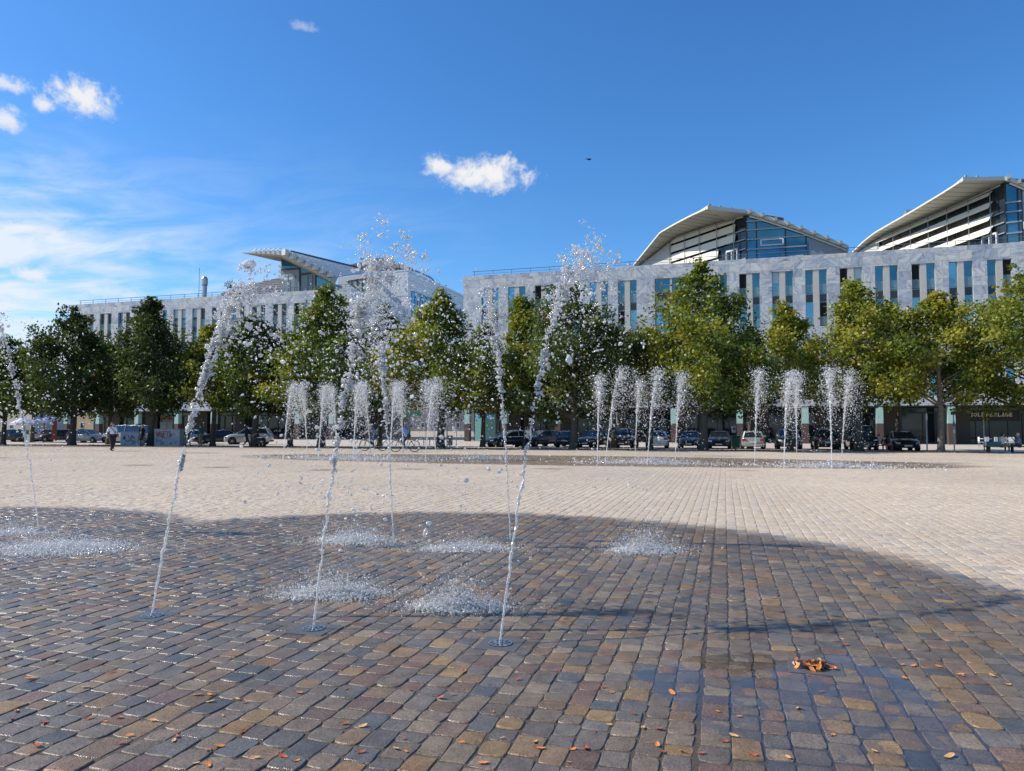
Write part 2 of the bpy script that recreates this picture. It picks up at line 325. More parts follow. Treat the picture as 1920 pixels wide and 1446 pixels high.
def setts():
    co, si = math.cos(PH), math.sin(PH); out = {8: [], 2: []}; rows = []
    c = -50.0; i = 0
    while c < 50:
        wdt = random.uniform(.128, .172); seam = (i % 18 == 0)
        if seam: c += .016
        rows.append((c, wdt)); c += wdt + .004; i += 1
    # seams fall near c = -2.9, -0.1, 2.7 ...
    sh = (-0.15 - min((r for k, r in enumerate(rows) if k % 18 == 0), key=lambda r: abs(r[0] + .15))[0])
    for k, (c0, wdt) in enumerate(rows):
        cm = c0 + sh + wdt / 2; d = 1.6 + random.random() * .3; nxt = 3.3
        while d < 64:
            L = random.choice((.13, .15, .17, .19, .21, .24)) * random.uniform(.92, 1.08)
            dm = d + L / 2; X = cm * co + dm * si; Y = -cm * si + dm * co
            g = .005
            if int((d + .8) / 3.62) != int((d + L + .8) / 3.62): g = .022
            if Y > 2.2 and abs(X) < .74 * Y + 4.8 and Y < edge_y(X):
                lod = 8 if Y < 20 else 2
                out[lod].append((cm, dm, wdt, L - g))
            d += L
    for n, lst in out.items():
        A = np.array(lst); N = len(A); cm, dm, wd, L = A.T
        t = np.linspace(-1, 1, n); gu, gv = np.meshgrid(t, t, indexing='ij'); gu, gv = gu.ravel(), gv.ravel()
        ring = (np.maximum(abs(gu), abs(gv)) > .99)
        if n == 2:
            gu = np.concatenate([gu, gu * .95]); gv = np.concatenate([gv, gv * .95]); ring = np.array([1, 1, 1, 1, 0, 0, 0, 0], bool)
            q = np.array([(4, 6, 7, 5), (0, 2, 6, 4), (2, 3, 7, 6), (3, 1, 5, 7), (1, 0, 4, 5)])
        else:
            tt = np.array([-1, -.965, -.88, -.4, .4, .88, .965, 1]); gu, gv = [a.ravel() for a in np.meshgrid(tt, tt, indexing='ij')]
            q = np.array([(i * n + j, (i + 1) * n + j, (i + 1) * n + j + 1, i * n + j + 1) for i in range(n - 1) for j in range(n - 1)])
        K = len(gu); rc = rng.uniform(.03, .20, (N, 1)) if n > 2 else np.zeros((N, 1))
        corner = (abs(gu) * abs(gv))[None, :] ** 3
        U = gu[None, :] * (1 - rc * corner * .8) * (.5 * wd)[:, None]; Vv = gv[None, :] * (1 - rc * corner * .8) * (.5 * L)[:, None]
        if n > 2:
            p1, p2, p3, p4 = (rng.uniform(0, 6.28, (N, 1)) for _ in range(4))
            U = U * (1 + .035 * np.sin(2.3 * gv[None, :] + p1) + .022 * np.sin(5.2 * gv[None, :] + p2)) + rng.normal(0, .004, (N, 1))
            Vv = Vv * (1 + .030 * np.sin(2.4 * gu[None, :] + p3) + .020 * np.sin(5.4 * gu[None, :] + p4))
            sk = rng.normal(0, .035, (N, 1)); U = U + Vv * sk; Vv = Vv - U * rng.normal(0, .04, (N, 1))
        h = np.clip(rng.normal(.0003, .0018, (N, 1)), -.0016, .005) * (1 if n > 2 else .6)
        far_ = np.where(dm > 14, .45, 1)[:, None]; tx = np.clip(rng.normal(0, .012, (N, 1)), -.022, .022) * far_; ty = np.clip(rng.normal(0, .012, (N, 1)), -.022, .022) * far_
        dome = -.0012 * (gu[None, :] ** 4 + gv[None, :] ** 4)
        Z = h + tx * U + ty * Vv + dome * (1 if n > 2 else .4) + np.where(ring, -.016 if n > 2 else -.012, 0)[None, :] + (rng.normal(0, .0006, (N, K)) if n > 2 else 0)
        C = cm[:, None] + U; D = dm[:, None] + Vv
        X = C * co + D * si; Y = -C * si + D * co; S_ = X * NN.x + Y * NN.y
        Z = Z - .42 * np.clip((S_ - 40) / 26, 0, 1)
        P = np.stack([X, Y, Z], -1).reshape(-1, 3); F = (q[None] + (np.arange(N) * K)[:, None, None]).reshape(-1, 4)
        Xc, Yc = X.mean(1), Y.mean(1)
        wet = np.zeros(N, bool)
        for cx, cy, a, b_, rot in WETC: wet |= ((Xc - cx) / a) ** 2 + ((Yc - cy) / b_) ** 2 < 1
        colr = np.where(wet[:, None], PALW[rng.choice(len(PALW), N, p=PWW)], PAL[rng.choice(len(PAL), N, p=PW)]) * rng.uniform(.86, 1.13, (N, 1))
        kf = np.clip((Yc - 3) / 12, .25, .68)[:, None] * (~wet)[:, None]; colr = colr * (1 - kf) + np.array([.56, .475, .37]) * kf
        colr = np.concatenate([colr, rng.uniform(0, 1, (N, 1))], 1); fc = np.repeat(colr, len(q), 0)
        yield P, F, fc, n > 2
def build_setts():
    Vs, Fs, Cs, Sm, o = [], [], [], [], 0
    for P, F, fc, sm in setts(): Vs.append(P); Fs.append(F + o); Cs.append(fc); Sm.append(np.full(len(F), sm)); o += len(P)
    npmesh('paving', np.concatenate(Vs), np.concatenate(Fs), M_stone, facecol=np.concatenate(Cs), kind='structure').data.polygons.foreach_set('use_smooth', np.concatenate(Sm))
build_setts()
def sheet(name, near, far, mat, nseg=24, nd=10, lift=.004):
    """strip between two ground lines, following the slope"""
    V = []; F = []
    for i in range(nseg + 1):
        a = near[0].lerp(near[1], i / nseg); b = far[0].lerp(far[1], i / nseg)
        for j in range(nd + 1): p = a.lerp(b, j / nd); V.append((p.x, p.y, zg(p.x, p.y) + lift))
    for i in range(nseg):
        for j in range(nd): k = i * (nd + 1) + j; F.append((k, k + nd + 1, k + nd + 2, k + 1))
    return npmesh(name, np.array(V), np.array(F), mat, kind='structure')
def ground_mat(name, c1, c2, scale, c3=None, rough=.9):
    m, t, b = mk(name); pos = t.new('ShaderNodeNewGeometry').outputs['Position']
    c = t.ramp(t.noise(pos, scale, 5, .65), [(.3, c1), (.7, c2)])
    if c3: c = t.mix(t.ss(t.noise(pos, 4.5, 4, .7), .58, .68), c, c3)
    t.l.new(c, b.inputs['Base Color']); b.inputs['Roughness'].default_value = rough
    t.l.new(t.bump(t.noise(pos, 20, 4), .5, .02), b.inputs['Normal']); return m
def ext(a, b, k): return (a + (a - b) * k, b + (b - a) * k)
Fa, Fb = Vector((-45, 68.5, 0)), Vector((38, 51.2, 0))
sheet('tree_strip', ext(EDGE_A + Vector((0, .15, 0)), EDGE_B + Vector((0, .15, 0)), 1.2), ext(Fa, Fb, 1.0), ground_mat('leaf_strewn_soil', (.10, .08, .055), (.20, .16, .11), 3, (.30, .17, .07)))
sheet('pavement', ext(Fa + Vector((0, .05, 0)), Fb + Vector((0, .05, 0)), 1.0), (UU * -190 + NN * 99, UU * 190 + NN * 99), ground_mat('pale_street_paving', (.42, .36, .30), (.55, .48, .41), 1.2), lift=.002)
k = MB()
a, b = ext(EDGE_A, EDGE_B, .6)
for i in range(40):
    p, q = a.lerp(b, i / 40), a.lerp(b, (i + .985) / 40); p.z = zg(p.x, p.y) + .0; q.z = zg(q.x, q.y) + .0
    k.beam(p, q, .16, .10)
o = k.build('kerb', pbr('kerb_stone', (.30, .28, .25), .8)); o['kind'] = 'structure'

# ------------------------------------------------------------------ buildings
BZ = -0.42
def facade_mesh(W, openings, z0, z1, reveal=.35):
    """front wall in local x,z at y=0 with rectangular holes and their reveals"""
    xs = sorted({0, W} | {v for o in openings for v in (o[0], o[1])}); zs = sorted({z0, z1} | {v for o in openings for v in (o[2], o[3])}); mb = MB()
    for i in range(len(xs) - 1):
        for j in range(len(zs) - 1):
            xm, zm = (xs[i] + xs[i + 1]) / 2, (zs[j] + zs[j + 1]) / 2
            if any(o[0] < xm < o[1] and o[2] < zm < o[3] for o in openings): continue
            mb.face([(xs[i], 0, zs[j]), (xs[i + 1], 0, zs[j]), (xs[i + 1], 0, zs[j + 1]), (xs[i], 0, zs[j + 1])])
    for x0, x1, a, b in openings:
        r = reveal
        mb.face([(x0, 0, a), (x0, r, a), (x0, r, b), (x0, 0, b)]); mb.face([(x1, 0, a), (x1, 0, b), (x1, r, b), (x1, r, a)])
        mb.face([(x0, 0, b), (x0, r, b), (x1, r, b), (x1, 0, b)]); mb.face([(x0, 0, a), (x1, 0, a), (x1, r, a), (x0, r, a)])
    return mb
def raw_build(mb, name, mat, parent):
    me = bpy.data.meshes.new(name); me.from_pydata(mb.v, [], mb.f); me.materials.append(mat); o = bpy.data.objects.new(name, me); COL.objects.link(o); o.parent = parent; return o
WT, WB = 18.70, 12.55       # top group of windows
GROUPS = [(12.55, 18.70), (4.95, 11.1)]
WMESH = {}
def window_proto():
    """a tall two-storey window strip 0.78 wide, 6.15 high, origin bottom centre, at the back of its reveal"""
    h = 6.15; f = MB()
    for x in (-.365, .365): f.box2(x - .03, x + .03, -.07, .07, 0, h)
    for z, t_ in ((.03, .06), (h - .03, .06), (2.63, .07), (3.52, .07)): f.box2(-.335, .335, -.065, .065, z - t_ / 2, z + t_ / 2)
    WMESH['frame'] = f
    WMESH['up'] = MB().box2(-.335, .335, -.01, .01, 3.555, h - .06); WMESH['lo'] = MB().box2(-.335, .335, -.01, .01, .06, 2.595)
    WMESH['sp'] = MB().box2(-.335, .335, -.02, .02, 2.665, 3.485)
    WMESH['gl'] = MB().box2(-.37, .37, -.125, -.11, 0, .95)
    WMESH['bl'] = MB().box2(-.33, .33, -.032, -.016, 4.9, h - .07)
    return None
window_proto()
WDATA = {}
def wdata(key, mat):
    kk = (key, mat.name)
    if kk not in WDATA:
        o = WMESH[key].build('tmp', mat); WDATA[kk] = o.data; bpy.data.objects.remove(o)
    return WDATA[kk]
def part(name, data, parent, loc=(0, 0, 0)):
    o = bpy.data.objects.new(name, data); COL.objects.link(o); o.parent = parent; o.location = loc; return o
def window(parent, x, z, up, lo, blind=None):
    f = part('window', wdata('frame', M_frame), parent, (x, .27, z))
    a = part('pane', wdata('up', up), f); b = part('pane', wdata('lo', lo), f); part('spandrel_panel', wdata('sp', M_spandrel), f); part('glass_railing', wdata('gl', M_pane), f, (0, 0, 3.6)); part('glass_railing', wdata('gl', M_pane), f, (0, 0, .12))
    if blind: part('blind', wdata('bl', blind), f)
    if up is M_open or lo is M_open: f['label'] = 'window strip standing open onto a dark room'
    return f
M_blind = pbr('pale_roller_blind', (.42, .55, .62), .6)
def bank(label, P0, W, pairs, wide, colpx, seed, sface, depth=26, dark=False):
    b = thing('office_building', label, 'building', (P0.x, P0.y, BZ), -TH); rnd = random.Random(seed)
    ops = []
    for z0, z1 in GROUPS:
        ops += [(x - 1.09, x + 1.09, z0, z1) for x in pairs]
        if wide: ops += [(wide - 1.8, wide + 1.8, z0, z1)]
    H = 20.3
    raw_build(facade_mesh(W, ops, 4.0, H), 'wall', M_marble, b)
    body = MB().face([(0, 0, 4), (0, depth, 4), (0, depth, H), (0, 0, H)]); 
    body.face([(W, 0, 4), (W, 0, H), (W, depth, H), (W, depth, 4)]); body.face([(0, depth, 0), (W, depth, 0), (W, depth, H), (0, depth, H)])
    body.face([(0, 0, H), (W, 0, H), (W, .5, H), (0, .5, H)])
    raw_build(body, 'side_wall', M_marble, b)
    MB().box2(.02, W - .02, .5, depth - .02, H - .5, H - .45).build('flat_roof', M_soil, b, local=True)
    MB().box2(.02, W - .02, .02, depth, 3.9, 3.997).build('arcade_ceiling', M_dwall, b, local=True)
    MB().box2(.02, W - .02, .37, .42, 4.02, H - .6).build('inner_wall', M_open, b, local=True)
    for z0, z1 in GROUPS:
        for x in pairs:
            MB().box2(x - .295, x + .295, .06, .36, z0 + .002, z1 - .002).build('pilaster', M_beige, b, local=True)
            for sx in (-.69, .69):
                pick = rnd.random()
                if dark: up = rnd.choice((M_glassd, M_glassd, M_open, M_glass)); lo = rnd.choice((M_glassd, M_open, M_glass))
                else: up = M_open if pick < .12 else rnd.choice((M_glass, M_glass, M_glassl)); lo = M_open if rnd.random() < .08 else rnd.choice((M_glass, M_glassl, M_glassl))
                window(b, x + sx, z0, up, lo, M_blind if (rnd.random() < .12 and up is not M_open) else None)
        if wide:
            for sx in (-.9, .9):
                x = wide + sx; f = MB()
                for q in (-.8, .8): f.box2(x + q - .05, x + q + .05, .22, .34, z0, z1)
                for q in (0.04, 2.4, 3.6, 4.6, 5.4, 6.11): f.box2(x - .75, x + .75, .225, .335, z0 + q - .04, z0 + q + .04)
                f = f.build('wide_window', M_frame, b, local=True)
                MB().box2(x - .75, x + .75, .29, .31, z0 + 4.64, z1 - .04).build('pane', M_glass, f, local=True); MB().box2(x - .75, x + .75, .29, .31, z0 + 3.64, z0 + 4.56).build('pane', M_glassd, f, local=True)
                MB().box2(x - .75, x + .75, .28, .31, z0 + 2.44, z0 + 3.56).build('spandrel_panel', M_beige, f, local=True); MB().box2(x - .75, x + .75, .29, .31, z0 + .08, z0 + 2.36).build('pane', M_glassl, f, local=True)
            MB().box2(wide - .1, wide + .1, .06, .36, z0 + .002, z1 - .002).build('pilaster', M_beige, b, local=True)
    for cpx in colpx:
        p = on_s(cpx, 790, sface); x = (p - P0).dot(UU)
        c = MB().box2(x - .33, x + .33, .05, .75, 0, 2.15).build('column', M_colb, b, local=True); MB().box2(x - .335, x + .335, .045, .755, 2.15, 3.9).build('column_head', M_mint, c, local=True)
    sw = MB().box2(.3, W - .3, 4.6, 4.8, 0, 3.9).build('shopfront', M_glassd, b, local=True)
    f = MB(); x = .8
    while x < W - .5:
        f.box2(x - .05, x + .05, 4.5, 4.6, 0, 3.4); x += rnd.choice((1.3, 1.7, 2.4))
    f.box2(.3, W - .3, 4.49, 4.598, 3.25, 3.4).box2(.3, W - .3, 4.49, 4.598, 0, .15); f.build('shop_frame', M_dframe, sw, local=True)
    x = 5.0
    while x < W - 3:
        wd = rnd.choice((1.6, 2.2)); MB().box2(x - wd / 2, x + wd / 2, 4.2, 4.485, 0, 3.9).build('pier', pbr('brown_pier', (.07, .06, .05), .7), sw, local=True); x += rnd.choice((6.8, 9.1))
    rl = MB(); zt = H + .72; x = 1.2
    rl.box2(.9, W - .5, .68, .74, zt - .06, zt); rl.box2(.9, W - .5, .69, .72, zt - .38, zt - .35)
    while x < W - .5: rl.box2(x - .025, x + .025, .685, .735, H - .45, zt - .06); x += 2.4
    rl.build('roof_railing', M_rail, b, local=True)
    return b
PR = on_s(868, 800, 85); PR.z = BZ
pairsR = [3.45, 6.87, 10.22, 13.55, 16.88, 20.2, 30.2, 33.65, 37.06, 40.47, 43.9, 47.33, 50.78, 54.2, 57.65, 61.05, 64.5, 67.9, 71.3]
BR = bank('long marble clad office building on the right with paired blue windows over a dark arcade', PR, 75.0, pairsR, 25.15, (875, 945, 1045, 1151, 1263, 1387, 1510, 1650, 1785), 5, 85, depth=30)
PL = on_s(125, 800, 87.7); PL.z = BZ
pairsL = [3.45, 6.83, 10.25, 13.55, 16.9, 20.25, 23.57, 26.96, 30.2, 33.6, 37.0, 40.35, 43.75]
BL = bank('long marble clad office building on the left with narrow dark windows and a winged roof', PL, 48.1, pairsL, None, (122, 182, 255, 330, 398, 478, 556, 620), 9, 87.7, depth=19.0, dark=True)
# windows in the street side wall of the left building
for yy in (4, 7.4, 10.8, 14.2, 17.2):
    f = MB()
    for q in (-.8, .8): f.box2(48.10, 48.16, yy + q - .05, yy + q + .05, 13.2, 17.4)
    for z in (13.2, 15.2, 17.4): f.box2(48.10, 48.155, yy - .75, yy + .75, z - .05, z + .05)
    f = f.build('side_window', M_frame, BL, local=True); MB().box2(48.105, 48.13, yy - .75, yy + .75, 13.25, 15.15).box2(48.105, 48.13, yy - .75, yy + .75, 15.25, 17.35).build('pane', M_glassd, f, local=True)
rl = MB(); rl.box2(47.3, 47.36, .8, 18.8, 20.96, 21.02)
for i in range(9): rl.box2(47.305, 47.355, 1 + i * 2.2 - .025, 1 + i * 2.2 + .025, 19.85, 20.96)
rl.build('roof_railing', M_rail, BL, local=True)
# chimney flue, mast and plant on the left roof
fl = on_s(383, 556, 90); g = MB(); z0 = BZ + 19.8
g.tube([(fl.x, fl.y, z0), (fl.x, fl.y, fl.z + 1.5), (fl.x, fl.y, fl.z + 1.75), (fl.x, fl.y, fl.z + 2.6), (fl.x, fl.y, fl.z + 2.9)], [.36, .36, .46, .46, .3], 16)
flue = g.build('flue', pbr('steel_flue', (.45, .46, .47), .35, .8), BL, smooth=False)
MB().tube([(fl.x - .8, fl.y, z0), (fl.x - .8, fl.y, fl.z + 4.2)], .03, 6).tube([(fl.x - .8, fl.y, fl.z + .9), (fl.x, fl.y, fl.z + .9)], .03, 6).build('mast', M_dframe, flue)

def poly_wall(name, pts, mat, parent, thick=None):
    mb = MB(); mb.prism(pts, thick if thick is not None else NN * .25); return mb.build(name, mat, parent)
def ribbed(name, rows, mat, parent, nrib=14):
    """curved roof between left and right polylines (same length): stepped boards"""
    mb = MB()
    L, Rr = rows
    def pick(P, t):
        t = t * (len(P) - 1); i = min(int(t), len(P) - 2); return P[i].lerp(P[i + 1], t - i)
    for i in range(nrib):
        t0, t1 = i / nrib, (i + 1) / nrib
        a0, b0, a1, b1 = pick(L, t0), pick(Rr, t0), pick(L, t1), pick(Rr, t1)
        up = Vector((0, 0, .10)); out = NN * -.16
        mb.face([a0 + out, b0 + out, b1, a1]); mb.face([a0, b0, b0 + out, a0 + out])
        mb.face([a0, b0, b1 + NN * .4, a1 + NN * .4])
    o = mb.build(name, mat, parent); return o

def pavilion(P, wd, gd, wall_px, gable_px, ov, left_end_px, glass_px, seed, soffcol, tilt, rows, bays, door_px, grey_from):
    """roof pavilion: arched roof ruled along e, louvred wall along wd, glazed gable along gd"""
    e = Vector((wd.y, -wd.x, 0)); zr = BZ + 19.85
    prof = []
    for px, py in gable_px:
        q = on_plane(px, py, P, gd); prof.append(((q - P).dot(wd), q.z))
    wl = []
    for px, py in wall_px:
        q = on_plane(px, py, P, wd); wl.append(((q - P).dot(wd), q.z))
    prof = sorted(prof); wl = sorted(wl); full = prof + [w_ for w_ in wl if w_[0] > prof[-1][0] + .3]
    def zat(w_):
        for (a, za), (b, zb) in zip(full, full[1:]):
            if a <= w_ <= b: return za + (zb - za) * (w_ - a) / (b - a)
        return full[0][1] if w_ < full[0][0] else full[-1][1]
    gdot = gd.dot(wd); gde = gd.dot(e)
    shell = MB(); wvals = [full[0][0] + (full[-1][0] - full[0][0]) * i / 40 for i in range(41)]
    wend_ = full[-1][0]
    def e0(w_): return (w_ / gdot * gde - .7) if w_ < 0 else -ov * (1 - .84 * min(w_ / wend_, 1))
    back_ = Vector((-gd.y, gd.x, 0)); back_ = back_ if back_.y > 0 else -back_
    def rp(w_, q): return (P + gd * (w_ / gdot) + back_ * (q - .7)) if w_ < 0 else (P + wd * w_ + e * (e0(w_) + q))
    wv2 = sorted(set(wvals + [-.001, .001])); prev = None
    for w_ in wv2:
        th_ = .42 if w_ <= 0 else max(.2, .42 - w_ * .1)
        z = zat(w_); cur = [rp(w_, 0), rp(w_, 11.5 if w_ > 0 else 9.7)]; cur = [Vector((c.x, c.y, z)) for c in cur]; cur += [c + Vector((0, 0, th_)) for c in cur]
        if prev:
            p = prev
            for q in ((0, 1, 1, 0), (2, 3, 3, 2)): shell.face([p[q[0]], p[q[1]], cur[q[2]], cur[q[3]]])
            shell.face([p[0], p[2], cur[2], cur[0]]); shell.face([p[1], p[3], cur[3], cur[1]])
        else: shell.face([cur[0], cur[1], cur[3], cur[2]])
        prev = cur
    shell.face([prev[0], prev[1], prev[3], prev[2]])
    wend = full[-1][0]; wall = MB(); N = 24
    # walls: dark backing following the roof line
    for i in range(N):
        a, bq = wend * i / N, wend * (i + 1) / N; za, zb = zat(a), zat(bq)
        if za > zr and zb > zr - 3: wall.face([Vector(((P + wd * a).x, (P + wd * a).y, zr)), Vector(((P + wd * bq).x, (P + wd * bq).y, zr)), Vector(((P + wd * bq).x, (P + wd * bq).y, max(zb, zr))), Vector(((P + wd * a).x, (P + wd * a).y, za))])
    pw = wall.build('pavilion', M_glassd, BR)
    roof = shell.build('roof', soffcol, pw)
    # soffit seams and edge trims
    tr = MB()
    w_ = .6
    while w_ < wend - .5:
        b0 = P + wd * w_; z = zat(w_) - .012; p0 = b0 + e * (e0(w_) + .05); p1 = b0 + e * -.2; tr.beam((p0.x, p0.y, z), (p1.x, p1.y, z), .05, .03); w_ += 1.35
    tr.build('roof_seam', pbr('seam_grey', (.17, .17, .155), .6), roof)
    ed = MB(); pts = [P + wd * w2 + e * (e0(w2) - .03) for w2 in wvals if w2 >= 0]; zz = [zat(w2) + .1 for w2 in wvals if w2 >= 0]
    for i in range(len(pts) - 1): ed.beam((pts[i].x, pts[i].y, zz[i]), (pts[i + 1].x, pts[i + 1].y, zz[i + 1]), .08, .18)
    ed.build('roof_trim', M_beam, roof); ed = MB()
    pts = [P + wd * w2 + e * -.06 for w2 in wvals if w2 >= 0]; zz = [zat(w2) - .14 for w2 in wvals if w2 >= 0]
    for i in range(len(pts) - 1): ed.beam((pts[i].x, pts[i].y, zz[i]), (pts[i + 1].x, pts[i + 1].y, zz[i + 1]), .12, .14)
    ed.build('roof_trim', M_beam, roof); ed = MB()
    pts = [rp(w2, .5) for w2 in wvals if w2 <= 0]; zz = [zat(w2) - .12 for w2 in wvals if w2 <= 0]
    for i in range(len(pts) - 1): ed.beam((pts[i].x, pts[i].y, zz[i]), (pts[i + 1].x, pts[i + 1].y, zz[i + 1]), .16, .16)
    ed.build('roof_trim', M_beam, roof)
    M_bk = pbr('bracket_grey', (.32, .33, .32), .5, .3)
    for i in range(8):
        bk = MB()
        w2 = full[0][0] * (i + .4) / 8; p = rp(w2, -.12); z = zat(w2); bk.box((p.x, p.y, z + .3), (.28, .5, .42), rz=math.atan2(gd.y, gd.x))
        p2 = rp(w2, .5); MB().box((p2.x, p2.y, z + .5), (.10, .10, .22)).build('snow_guard', M_bk, roof); bk.build('roof_bracket', M_bk, roof)
    for i in range(4):
        p = P + e * (-ov + .3 + i * (ov / 3.6)); MB().box((p.x, p.y, zat(0) + .5), (.25, .15, .18), rz=.3).build('snow_guard', M_bk, roof)
    # glazed gable
    g = MB(); gw = -full[0][0] / abs(gdot); M_ = 24
    for i in range(M_):
        a, bq = gw * i / M_, gw * (i + 1) / M_; za, zb = zat(a * gdot), zat(bq * gdot); pa, pb = P + gd * a, P + gd * bq
        if za > zr: g.face([(pa.x, pa.y, zr), (pb.x, pb.y, zr), (pb.x, pb.y, max(zb, zr)), (pa.x, pa.y, za)], 0 if a < grey_from else 1)
    gg = g.build('gable_wall', [M_glass, M_greyp], pw); back = Vector((-gd.y, gd.x, 0)); outn = -back if back.y > 0 else back
    fr = MB()
    for z in (zr + 1.0, zr + 2.15, zr + 3.3, zr + 4.4, zr + 5.4):
        lim = 0
        while lim < min(gw, grey_from) and zat(lim * gdot) > z + .05: lim += .1
        if lim > .5: p, q = P + gd * .02 + outn * .10, P + gd * lim + outn * .10; MB().beam((p.x, p.y, z), (q.x, q.y, z), .10, .16).build('gable_rail', M_frame, gg)
    fr = MB()
    for x in (0.05, 1.1, 4.2, grey_from):
        z = zat(x * gdot)
        if x < gw and z > zr + .3: p = P + gd * x + outn * .05; fr.beam((p.x, p.y, zr), (p.x, p.y, z), .12, .12)
    fr.build('mullion', M_dframe, gg)
    for (x0, x1, z0, z1) in ((1.5, 4.0, zr + 2.45, zr + 3.2), (4.5, grey_from - .3, zr + .35, zr + 1.15)):
        if x1 > gw or zat(x1 * gdot) < z1: continue
        fr = MB()
        for (xa, xb, za, zb) in ((x0, x1, z0, z0 + .12), (x0, x1, z1 - .12, z1), (x0, x0 + .14, z0 + .12, z1 - .12), (x1 - .14, x1, z0 + .12, z1 - .12)):
            p, q = P + gd * xa + outn * .12, P + gd * xb + outn * .12; fr.beam((p.x, p.y, (za + zb) / 2), (q.x, q.y, (za + zb) / 2), .08, zb - za)
        fr.build('opening_light', M_beam, gg)
    # louvres, row by row
    outw = -e; rnd = random.Random(seed)
    def wx(px): q = on_plane(px, 480, P, wd); return (q - P).dot(wd)
    wleft = wx(left_end_px); bw = [wx(x) for x in bays]
    for ri, (zb, zt, rpx) in enumerate(rows):
        lv = MB(); ws = [x for x in bw if x >= wx(rpx) - .05] + [wleft]; ws = sorted(ws)
        for a, bq in zip(ws, ws[1:]):
            a += .03; bq -= .03
            # slope off under the roof
            nb = 4
            for j in range(nb):
                w0, w1 = a + (bq - a) * j / nb, a + (bq - a) * (j + 1) / nb
                t0, t1 = min(zt, zat(w0) - .3), min(zt, zat(w1) - .3)
                if t1 < zb + .06 or t0 < zb + .06: continue
                p, q = P + wd * w0, P + wd * w1
                po, qo = p + outw * (.25 + tilt), q + outw * (.25 + tilt); pi, qi = p + outw * .22, q + outw * .22
                lv.prism([(po.x, po.y, zr + 0 * zb + zb - zr), (qo.x, qo.y, zb), (qi.x, qi.y, t1), (pi.x, pi.y, t0)], outw * -.07)
        if lv.v: lv.build('louvre', M_cream, pw)
    po = MB()
    for w2 in bw + [wleft]:
        p = P + wd * w2 + outw * .5; z = zat(w2) - .1
        if z > zr: po.beam((p.x, p.y, zr), (p.x, p.y, z), .07, .07)
    po.build('louvre_post', M_frame, pw)
    # grey panel left of the louvres
    gp = MB(); n = 6
    for i in range(n):
        a, bq = wleft + .05 + (wend - wleft) * i / n, wleft + .05 + (wend - wleft) * (i + 1) / n; a, bq = min(a, wend), min(bq, wend); za, zb = zat(a) - .2, zat(bq) - .2
        pa, pb = P + wd * a + outw * .3, P + wd * bq + outw * .3
        if za > zr: gp.prism([(pa.x, pa.y, zr), (pb.x, pb.y, zr), (pb.x, pb.y, max(zb, zr + .02)), (pa.x, pa.y, za)], outw * -.1)
    if gp.v: gp.build('end_panel', pbr('ribbed_grey_panel', (.55, .54, .50), .5), pw)
    # white terrace door
    wdx = [wx(x) for x in door_px]; dr = MB()
    for x in (wdx[0], (wdx[0] + wdx[1]) / 2, wdx[1]):
        p = P + wd * x + outw * .3; dr.beam((p.x, p.y, zr), (p.x, p.y, zr + 2.5), .16, .16)
    p, q = P + wd * wdx[0] + outw * .3, P + wd * wdx[1] + outw * .3; dr.beam((p.x, p.y, zr + 2.5), (q.x, q.y, zr + 2.5), .18, .2); dr.build('terrace_door', M_beam, pw)
    rr = MB()
    for z in (1.15, 2.3, 3.4, 4.5):
        p, q = P + outw * .15, P + wd * max(wdx) + outw * .15
        if zat(1) > zr + z + .3: rr.beam((p.x, p.y, zr + z), (q.x, q.y, zr + z), .08, .14)
    rr.build('wall_rail', M_frame, pw)
    return pw
zr = BZ + 19.85
P2 = on_s(1400, 480, 88.0); P2.z = 0
pavilion(P2, Vector((-.438, .899, 0)).normalized(), Vector((.956, -.292, 0)).normalized(),
         [(1399, 403.5), (1355, 415), (1313, 428), (1271, 442.5), (1235, 471), (1198, 500)], [(1400, 403.5), (1415, 407), (1448.5, 418), (1502.5, 436), (1565, 460), (1590, 470)], 5.6, 1261, 1505, 3, M_soffit, .12,
         [(zr - .3, zr + .75, 1350), (zr + 1.0, zr + 1.95, 1350), (zr + 2.2, zr + 3.15, 1350), (zr + 3.4, zr + 4.35, 1382), (zr + 4.6, zr + 5.5, 1382), (zr + 5.72, zr + 6.3, 1382)], (1289, 1317, 1350, 1382), (1366, 1386), 6.35)
P3 = on_s(1888, 480, 88.5); P3.z = 0
pavilion(P3, Vector((-.089, .996, 0)).normalized(), Vector((.855, -.518, 0)).normalized(),
         [(1886.5, 341), (1829.6, 367), (1764, 396), (1700, 423), (1664.8, 438), (1640, 452), (1608, 474)], [(1888, 341), (1920, 354), (1990, 386), (2050, 418)], 4.6, 1652, 1900, 4, M_soffit, .55,
         [(zr - .2, zr + .75, 1826), (zr + 1.25, zr + 2.1, 1826), (zr + 2.6, zr + 3.45, 1868), (zr + 3.95, zr + 4.8, 1868), (zr + 5.3, zr + 6.1, 1868), (zr + 6.6, zr + 7.2, 1868)], (1682, 1715, 1749, 1785, 1826, 1868), (1848, 1875), 1.4)
ub = on_s(1700, 400, 100); MB().prism([on_s(1697, 420, 118), on_s(1699, 394, 118), on_s(1728, 391, 118), on_s(1728, 420, 118)], NN * 2).build('roof_plant_room', M_greyp, BR)

